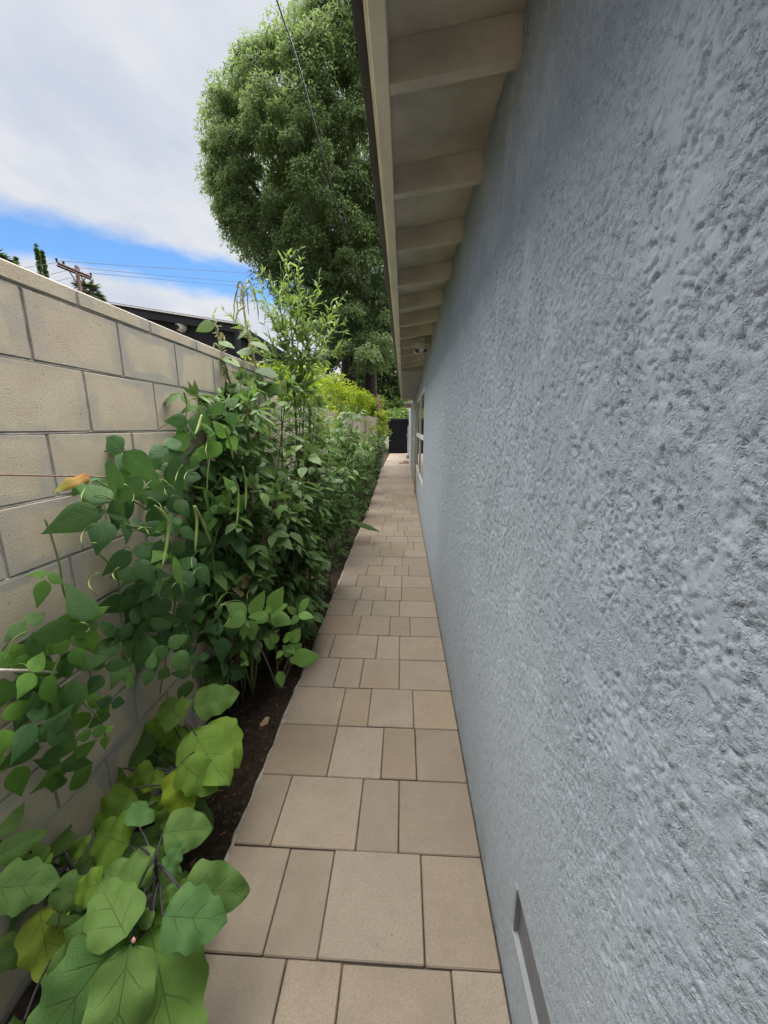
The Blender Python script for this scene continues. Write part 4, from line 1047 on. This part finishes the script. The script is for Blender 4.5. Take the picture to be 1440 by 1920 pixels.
# the very tall pale weed
b_ = np.array([-.93, 3.1, -.03]); tp = onY(545, 500, 3.1)
o = empty('tall_weed', tuple(b_), 'tallest pale green narrow-leaved weed reaching up in front of the big tree', 'plant')
stm = MB(); parts = []
r = np.random.default_rng(5)
heads = [(538, 468), (505, 505), (560, 492), (590, 560), (622, 570), (478, 500), (600, 520), (570, 560), (635, 600), (520, 540), (488, 560), (650, 640), (455, 600), (612, 640), (425, 585), (470, 545), (640, 560), (560, 520), (525, 490), (580, 600), (500, 610)]
trunk_top = onY(548, 640, 3.1)
P = smoothline([b_, b_*.5+trunk_top*.5+np.array([.03, 0, 0]), trunk_top], 14); stm.tube(P, [.012, .008], 7)
for (hx, hy) in heads:
    e = onY(hx, hy, 3.1+r.normal(0, .12)); s0 = P[-1-r.integers(0, 4)]
    Q = smoothline([s0, s0*.5+e*.5+np.array([0, 0, -.06])+r.normal(0, .02, 3), e], 16); stm.tube(Q, [.0045, .0016], 5)
    n = 32; t = .15+.8*r.random(n)
    pos = np.stack([np.interp(t*15, np.arange(16), Q[:, k]) for k in range(3)], 1)
    ax = norm((e-s0)[None])[0]
    D = norm(rdir(n)*.8+ax*.75+np.array([0, 0, -.08]))
    parts.append(scatter(T_LANCE, pos, D, norm(rdir(n)*.5+np.array([0, 0, 1])), (.115-.06*t)*(.7+.6*r.random(n)), np.clip(.35+.5*t+.3*r.random(n), 0, 1)))
    for k in range(4):
        t0 = .6+.1*k; p0 = np.array([np.interp(t0*15, np.arange(16), Q[:, j]) for j in range(3)]); e2 = p0+norm((ax+r.normal(0, .45, 3))[None])[0]*.13
        stm.tube([p0, (p0+e2)/2+r.normal(0, .004, 3), e2], [.0014, .001], 4); m = 7; tt = r.random(m)
        parts.append(scatter(T_LANCE, p0+(e2-p0)*tt[:, None], norm(rdir(m)*.8+ax), norm(rdir(m)*.5+np.array([0, 0, 1])), .030+.03*r.random(m), .6+.4*r.random(m)))
for k in range(80):
    t = .35+.6*r.random(); p0 = np.array([np.interp(t*13, np.arange(14), P[:, j]) for j in range(3)]); d = norm((rdir(1)[0]*np.array([1, 1, .3])+np.array([0, 0, .25]))[None])[0]; e = p0+d*(.08+.2*r.random())
    stm.tube([p0, e], [.002, .0012], 3, False); m = 3
    parts.append(scatter(T_LANCE, np.repeat(e[None], m, 0)-d*.03*np.arange(m)[:, None], norm(rdir(m)*.7+d), norm(rdir(m)*.5+np.array([0, 0, 1])), .09+.05*r.random(m), .2+.5*r.random(m)))
stm.build('stem', 'stem_green', o, True); v, f, l = merge(parts); link('foliage', mesh('foliage', v, f, 'leaf_weed', l, True), o)

# two amaranths with seed heads
def amaranth(label, stem_px, Y0, droops, leafpx, stem_mat, r0, seed):
    P = [onY(x, y, Y0) for x, y in stem_px]; base = np.array([P[0][0]+.05, Y0, -.03])
    o = empty('amaranth', tuple(base), label, 'plant', 'amaranths going to seed')
    MB().tube(smoothline([base]+P, 24), [r0, r0*.8, r0*.35], 7).build('stem', stem_mat, o, True)
    r = np.random.default_rng(seed)
    for pts in droops:
        Q = smoothline([onY(x, y, Y0+r.normal(0, .03)) for x, y in pts], 20)
        V, F = tube(Q, [.0025, .0050, .0045, .002], 6); V = np.array(V)+r.normal(0, .0015, (len(V), 3))
        link('seed_tassel', mesh('seed_tassel', V, F, 'seed_head'), o)
    pos, D = [], []
    for (x, y, tx, ty) in leafpx: a, b2 = onY(x, y, Y0-.02), onY(tx, ty, Y0-.06+r.normal(0, .05)); pos.append(a); D.append(b2-a)
    pos, D = np.array(pos), np.array(D); V, F, L = leaf_template(ovate(.30, .72, .9), 8, 2, -.18, .25, .01)
    v, f, l = scatter((V, F, L), pos, D, np.repeat(np.array([[.2, -.7, .7]]), len(pos), 0)+r.normal(0, .2, (len(pos), 3)), np.linalg.norm(D, axis=1), r.random(len(pos))); link('foliage', mesh('foliage', v, f, 'leaf_amaranth', l, True), o)
    n = 60; Q = smoothline(P, 30); i = r.integers(4, 28, n); D = norm(rdir(n)+np.array([0, 0, .3])); st = MB()
    for k in range(n): st.tube([Q[i[k]], Q[i[k]]+D[k]*.035], [.0035, .0015], 4)
    st.build('seed_clusters', 'seed_head', o)['kind'] = 'stuff'
amaranth('amaranth with pale yellow stalk and arching seed tassels at the top', [(500, 760), (478, 680), (462, 610), (455, 555), (458, 535)], 2.75,
  [[(456, 540), (450, 528), (444, 545), (446, 590)], [(458, 538), (466, 526), (474, 545), (478, 580)], [(456, 545), (447, 538), (440, 565), (438, 610)], [(459, 545), (472, 540), (482, 570), (485, 600)], [(457, 550), (452, 545), (451, 575)], [(458, 548), (463, 548), (466, 590)], [(460, 575), (446, 585), (441, 606)]],
  [(470, 640, 505, 650), (475, 660, 440, 655), (482, 690, 520, 700), (486, 705, 450, 720), (466, 620, 440, 632), (490, 720, 530, 735)], 'stem_pale', .010, 3)
amaranth('leaner amaranth with green stalk and one big drooping leaf on its left', [(455, 800), (432, 720), (418, 670), (408, 630), (403, 600)], 2.45,
  [[(404, 610), (400, 590), (406, 576)], [(412, 650), (402, 645), (400, 668)], [(410, 640), (418, 628), (424, 650)], [(425, 690), (412, 690), (408, 710)], [(420, 680), (432, 672), (438, 690)]],
  [(404, 606), (0, 0)] and [(402, 606, 366, 618), (410, 640, 440, 648), (416, 668, 450, 680), (420, 690, 396, 720), (426, 720, 470, 740), (424, 715, 400, 760), (440, 760, 410, 800), (440, 765, 490, 790)], 'stem_green', .008, 4)

# leafy palmate plants along the bed
spots = [(-1.0, 1.95, 1.35), (-.98, 2.2, 1.75), (-.80, 2.5, 1.15), (-1.0, 2.75, 1.9), (-.85, 3.0, 1.45), (-.78, 3.6, 1.25), (-1.05, 3.7, 1.95), (-.9, 4.4, 1.55), (-1.15, 4.9, 1.85), (-.85, 5.4, 1.35), (-1.1, 6.3, 1.6), (-.9, 7.0, 1.3), (-1.0, 8.2, 1.45), (-1.0, 9.6, 1.35), (-1.05, 11.2, 1.45), (-.98, 12.8, 1.3), (-1.0, 14.6, 1.4), (-1.1, 16.8, 1.7), (-1.2, 19.5, 1.9)]
where = ['closest to the camera behind the bean vine', 'against the block wall behind the bean vine', 'low at the path edge, second from the camera', 'rising above the wall beside the tall weed', 'in front of the tall weed stalk', 'leaning over the path edge by the single long leaf', 'at the far end of the block wall', 'just past the end of the block wall', 'tall and close to the start of the board fence', 'spreading at the path edge a third along', 'in front of the left part of the board fence', 'at the path edge below the middle of the fence', 'in front of the middle of the board fence', 'two thirds of the way along the bed', 'in front of the right part of the board fence', 'near the fence end post', 'just past the fence end post', 'in the far bed near the door mat', 'last in the bed next to the black gate']
for i, (x, y, h) in enumerate(spots):
    near = y < 6
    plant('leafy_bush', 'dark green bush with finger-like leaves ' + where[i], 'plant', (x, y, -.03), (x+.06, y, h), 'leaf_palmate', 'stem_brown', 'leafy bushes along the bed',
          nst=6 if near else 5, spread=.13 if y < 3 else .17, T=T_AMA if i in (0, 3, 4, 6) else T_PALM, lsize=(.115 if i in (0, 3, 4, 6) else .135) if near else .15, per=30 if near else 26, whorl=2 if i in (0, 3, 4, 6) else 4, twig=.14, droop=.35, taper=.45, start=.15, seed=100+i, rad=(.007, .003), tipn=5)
# broad pale leaves mixed in near the top of the mass
for i, (x, y, h, lab) in enumerate([(-.98, 2.5, 1.88, 'broad-leaved amaranth in the middle of the weeds above the wall'), (-.92, 3.4, 1.95, 'broad-leaved amaranth behind the tall weed towards the golden shrubs'), (-.93, 2.1, 1.5, 'broad-leaved amaranth just right of the bean vine')]):
    plant('broad_weed', lab, 'plant', (x, y, -.03), (x+.04, y, h), 'leaf_amaranth', 'stem_green', 'broad-leaved weeds', nst=5, spread=.14, T=T_AMA, lsize=.13, per=26, whorl=1, twig=.10, droop=.3, taper=.4, start=.3, seed=300+i, rad=(.008, .004), tipn=6)
# low pepper-like plant in front
o = empty('pepper_plant', (-.75, 1.72, -.03), 'low bright green plant with pointed ribbed leaves at the path edge', 'plant')
PT = leaf_template(ovate(.30, .70, .95), 8, 2, -.12, .25, .008); PM = mesh('leaf', PT[0], PT[1], 'leaf_pepper', PT[2]+np.array([0, 0, .6]), True)
stq = MB(); cen = onY(505, 1152, 1.72)
for (a, b2) in (((520, 1290), (505, 1150)), ((520, 1290), (560, 1150)), ((520, 1290), (455, 1160)), ((522, 1290), (545, 1230))): stq.tube(smoothline([onY(*a, 1.72), onY((a[0]+b2[0])/2+6, (a[1]+b2[1])/2, 1.71), onY(*b2, 1.70)], 8), [.006, .003], 6)
stq.build('stem', 'stem_brown', o, True)
for (bx, by, tx, ty, w) in [(505, 1150, 522, 1112, .95), (507, 1153, 530, 1135, .9), (508, 1155, 540, 1165, 1.1), (504, 1156, 482, 1165, 1.0), (503, 1152, 472, 1155, .9), (504, 1150, 503, 1138, .9), (560, 1150, 573, 1126, .9), (560, 1152, 582, 1155, .9), (558, 1153, 550, 1168, 1.2), (556, 1150, 542, 1140, .9), (470, 1155, 490, 1120, .7), (462, 1155, 432, 1135, 1.2), (462, 1158, 425, 1170, 1.0), (470, 1162, 472, 1195, 1.0), (463, 1165, 468, 1175, .8), (460, 1150, 438, 1150, 1.0), (462, 1160, 455, 1195, .8),
     (545, 1230, 535, 1215, 1), (548, 1235, 588, 1232, 1.0), (545, 1232, 555, 1243, 1), (545, 1225, 560, 1212, 1), (524, 1258, 528, 1284, 1), (545, 1205, 558, 1185, .9), (520, 1205, 510, 1192, 1.1), (530, 1200, 545, 1190, 1), (515, 1215, 500, 1200, 1), (530, 1220, 520, 1232, 1), (535, 1210, 550, 1222, 1), (458, 1238, 455, 1225, .9), (460, 1240, 452, 1248, .9), (459, 1239, 464, 1246, .9)]:
    yy = 1.66+random.uniform(-.04, .04); place_leaf(PM, onY(bx, by, yy), onY(bx+(tx-bx)*1.25, by+(ty-by)*1.25, yy-.03), np.array([.25, -.65, .75])+rng.normal(0, .15, 3), o, w)
# scorched pale leaf shreds
V, F, L = leaf_template(ovate(.3, .8, .6), 6, 2, -.3, .5, .08, 2); DM = mesh('dry_leaf', V, F, 'dry_leaf', L, True)
for i, (bx, by, tx, ty, lab) in enumerate([(470, 1072, 455, 1100, 'scorched pale leaf hanging low in the bean vine, left of the pair'), (486, 1075, 497, 1112, 'scorched pale leaf hanging low in the bean vine, right of the pair'), (440, 1112, 462, 1098, 'papery dried leaf under the scorched pair'), (505, 1345, 492, 1360, 'curled dry leaf on the dark soil by the pavers')]):
    X = -.84 if i < 3 else -.72
    a, b2 = (onX(bx, by, X), onX(tx, ty, X)) if i < 3 else (onZ(bx, by, -.03), onZ(tx, ty, -.025)); oo = place_leaf(DM, a, b2, np.array([.5, -.6, .5]), None, .8, name='dry_leaf'); tag(oo, lab, 'leaf', 'dried leaves')
# one long leaf reaching over the path
V, F, L = leaf_template(ovate(.12, .9, .9), 8, 2, -.2, .4, .01); L[:, 2] = .7; b2 = onZ(665, 982, .30)
oo = place_leaf(mesh('long_leaf', V, F, 'leaf_palmate', L, True), b2, onZ(714, 990, .22), np.array([0, -.5, .8]), None, 1.2, name='long_leaf'); tag(oo, 'single long leaf sticking out over the pavers', 'leaf')
# low ground cover along the bed edge
cs = []
for i in range(90):
    y = 2.2+rng.random()*12; cs.append((left_edge(y)-.05-.22*rng.random(), y, .02+.10*rng.random()))
v, f, l = crown(np.array(cs), .06+.05*rng.random(90), 26, T_ROUND, .05, .2, .8, .1)
o = link('ground_cover', mesh('ground_cover', v, f, 'leaf_palmate', l)); tag(o, 'low weeds covering the edge of the bed beside the pavers', 'weeds', kind='stuff')
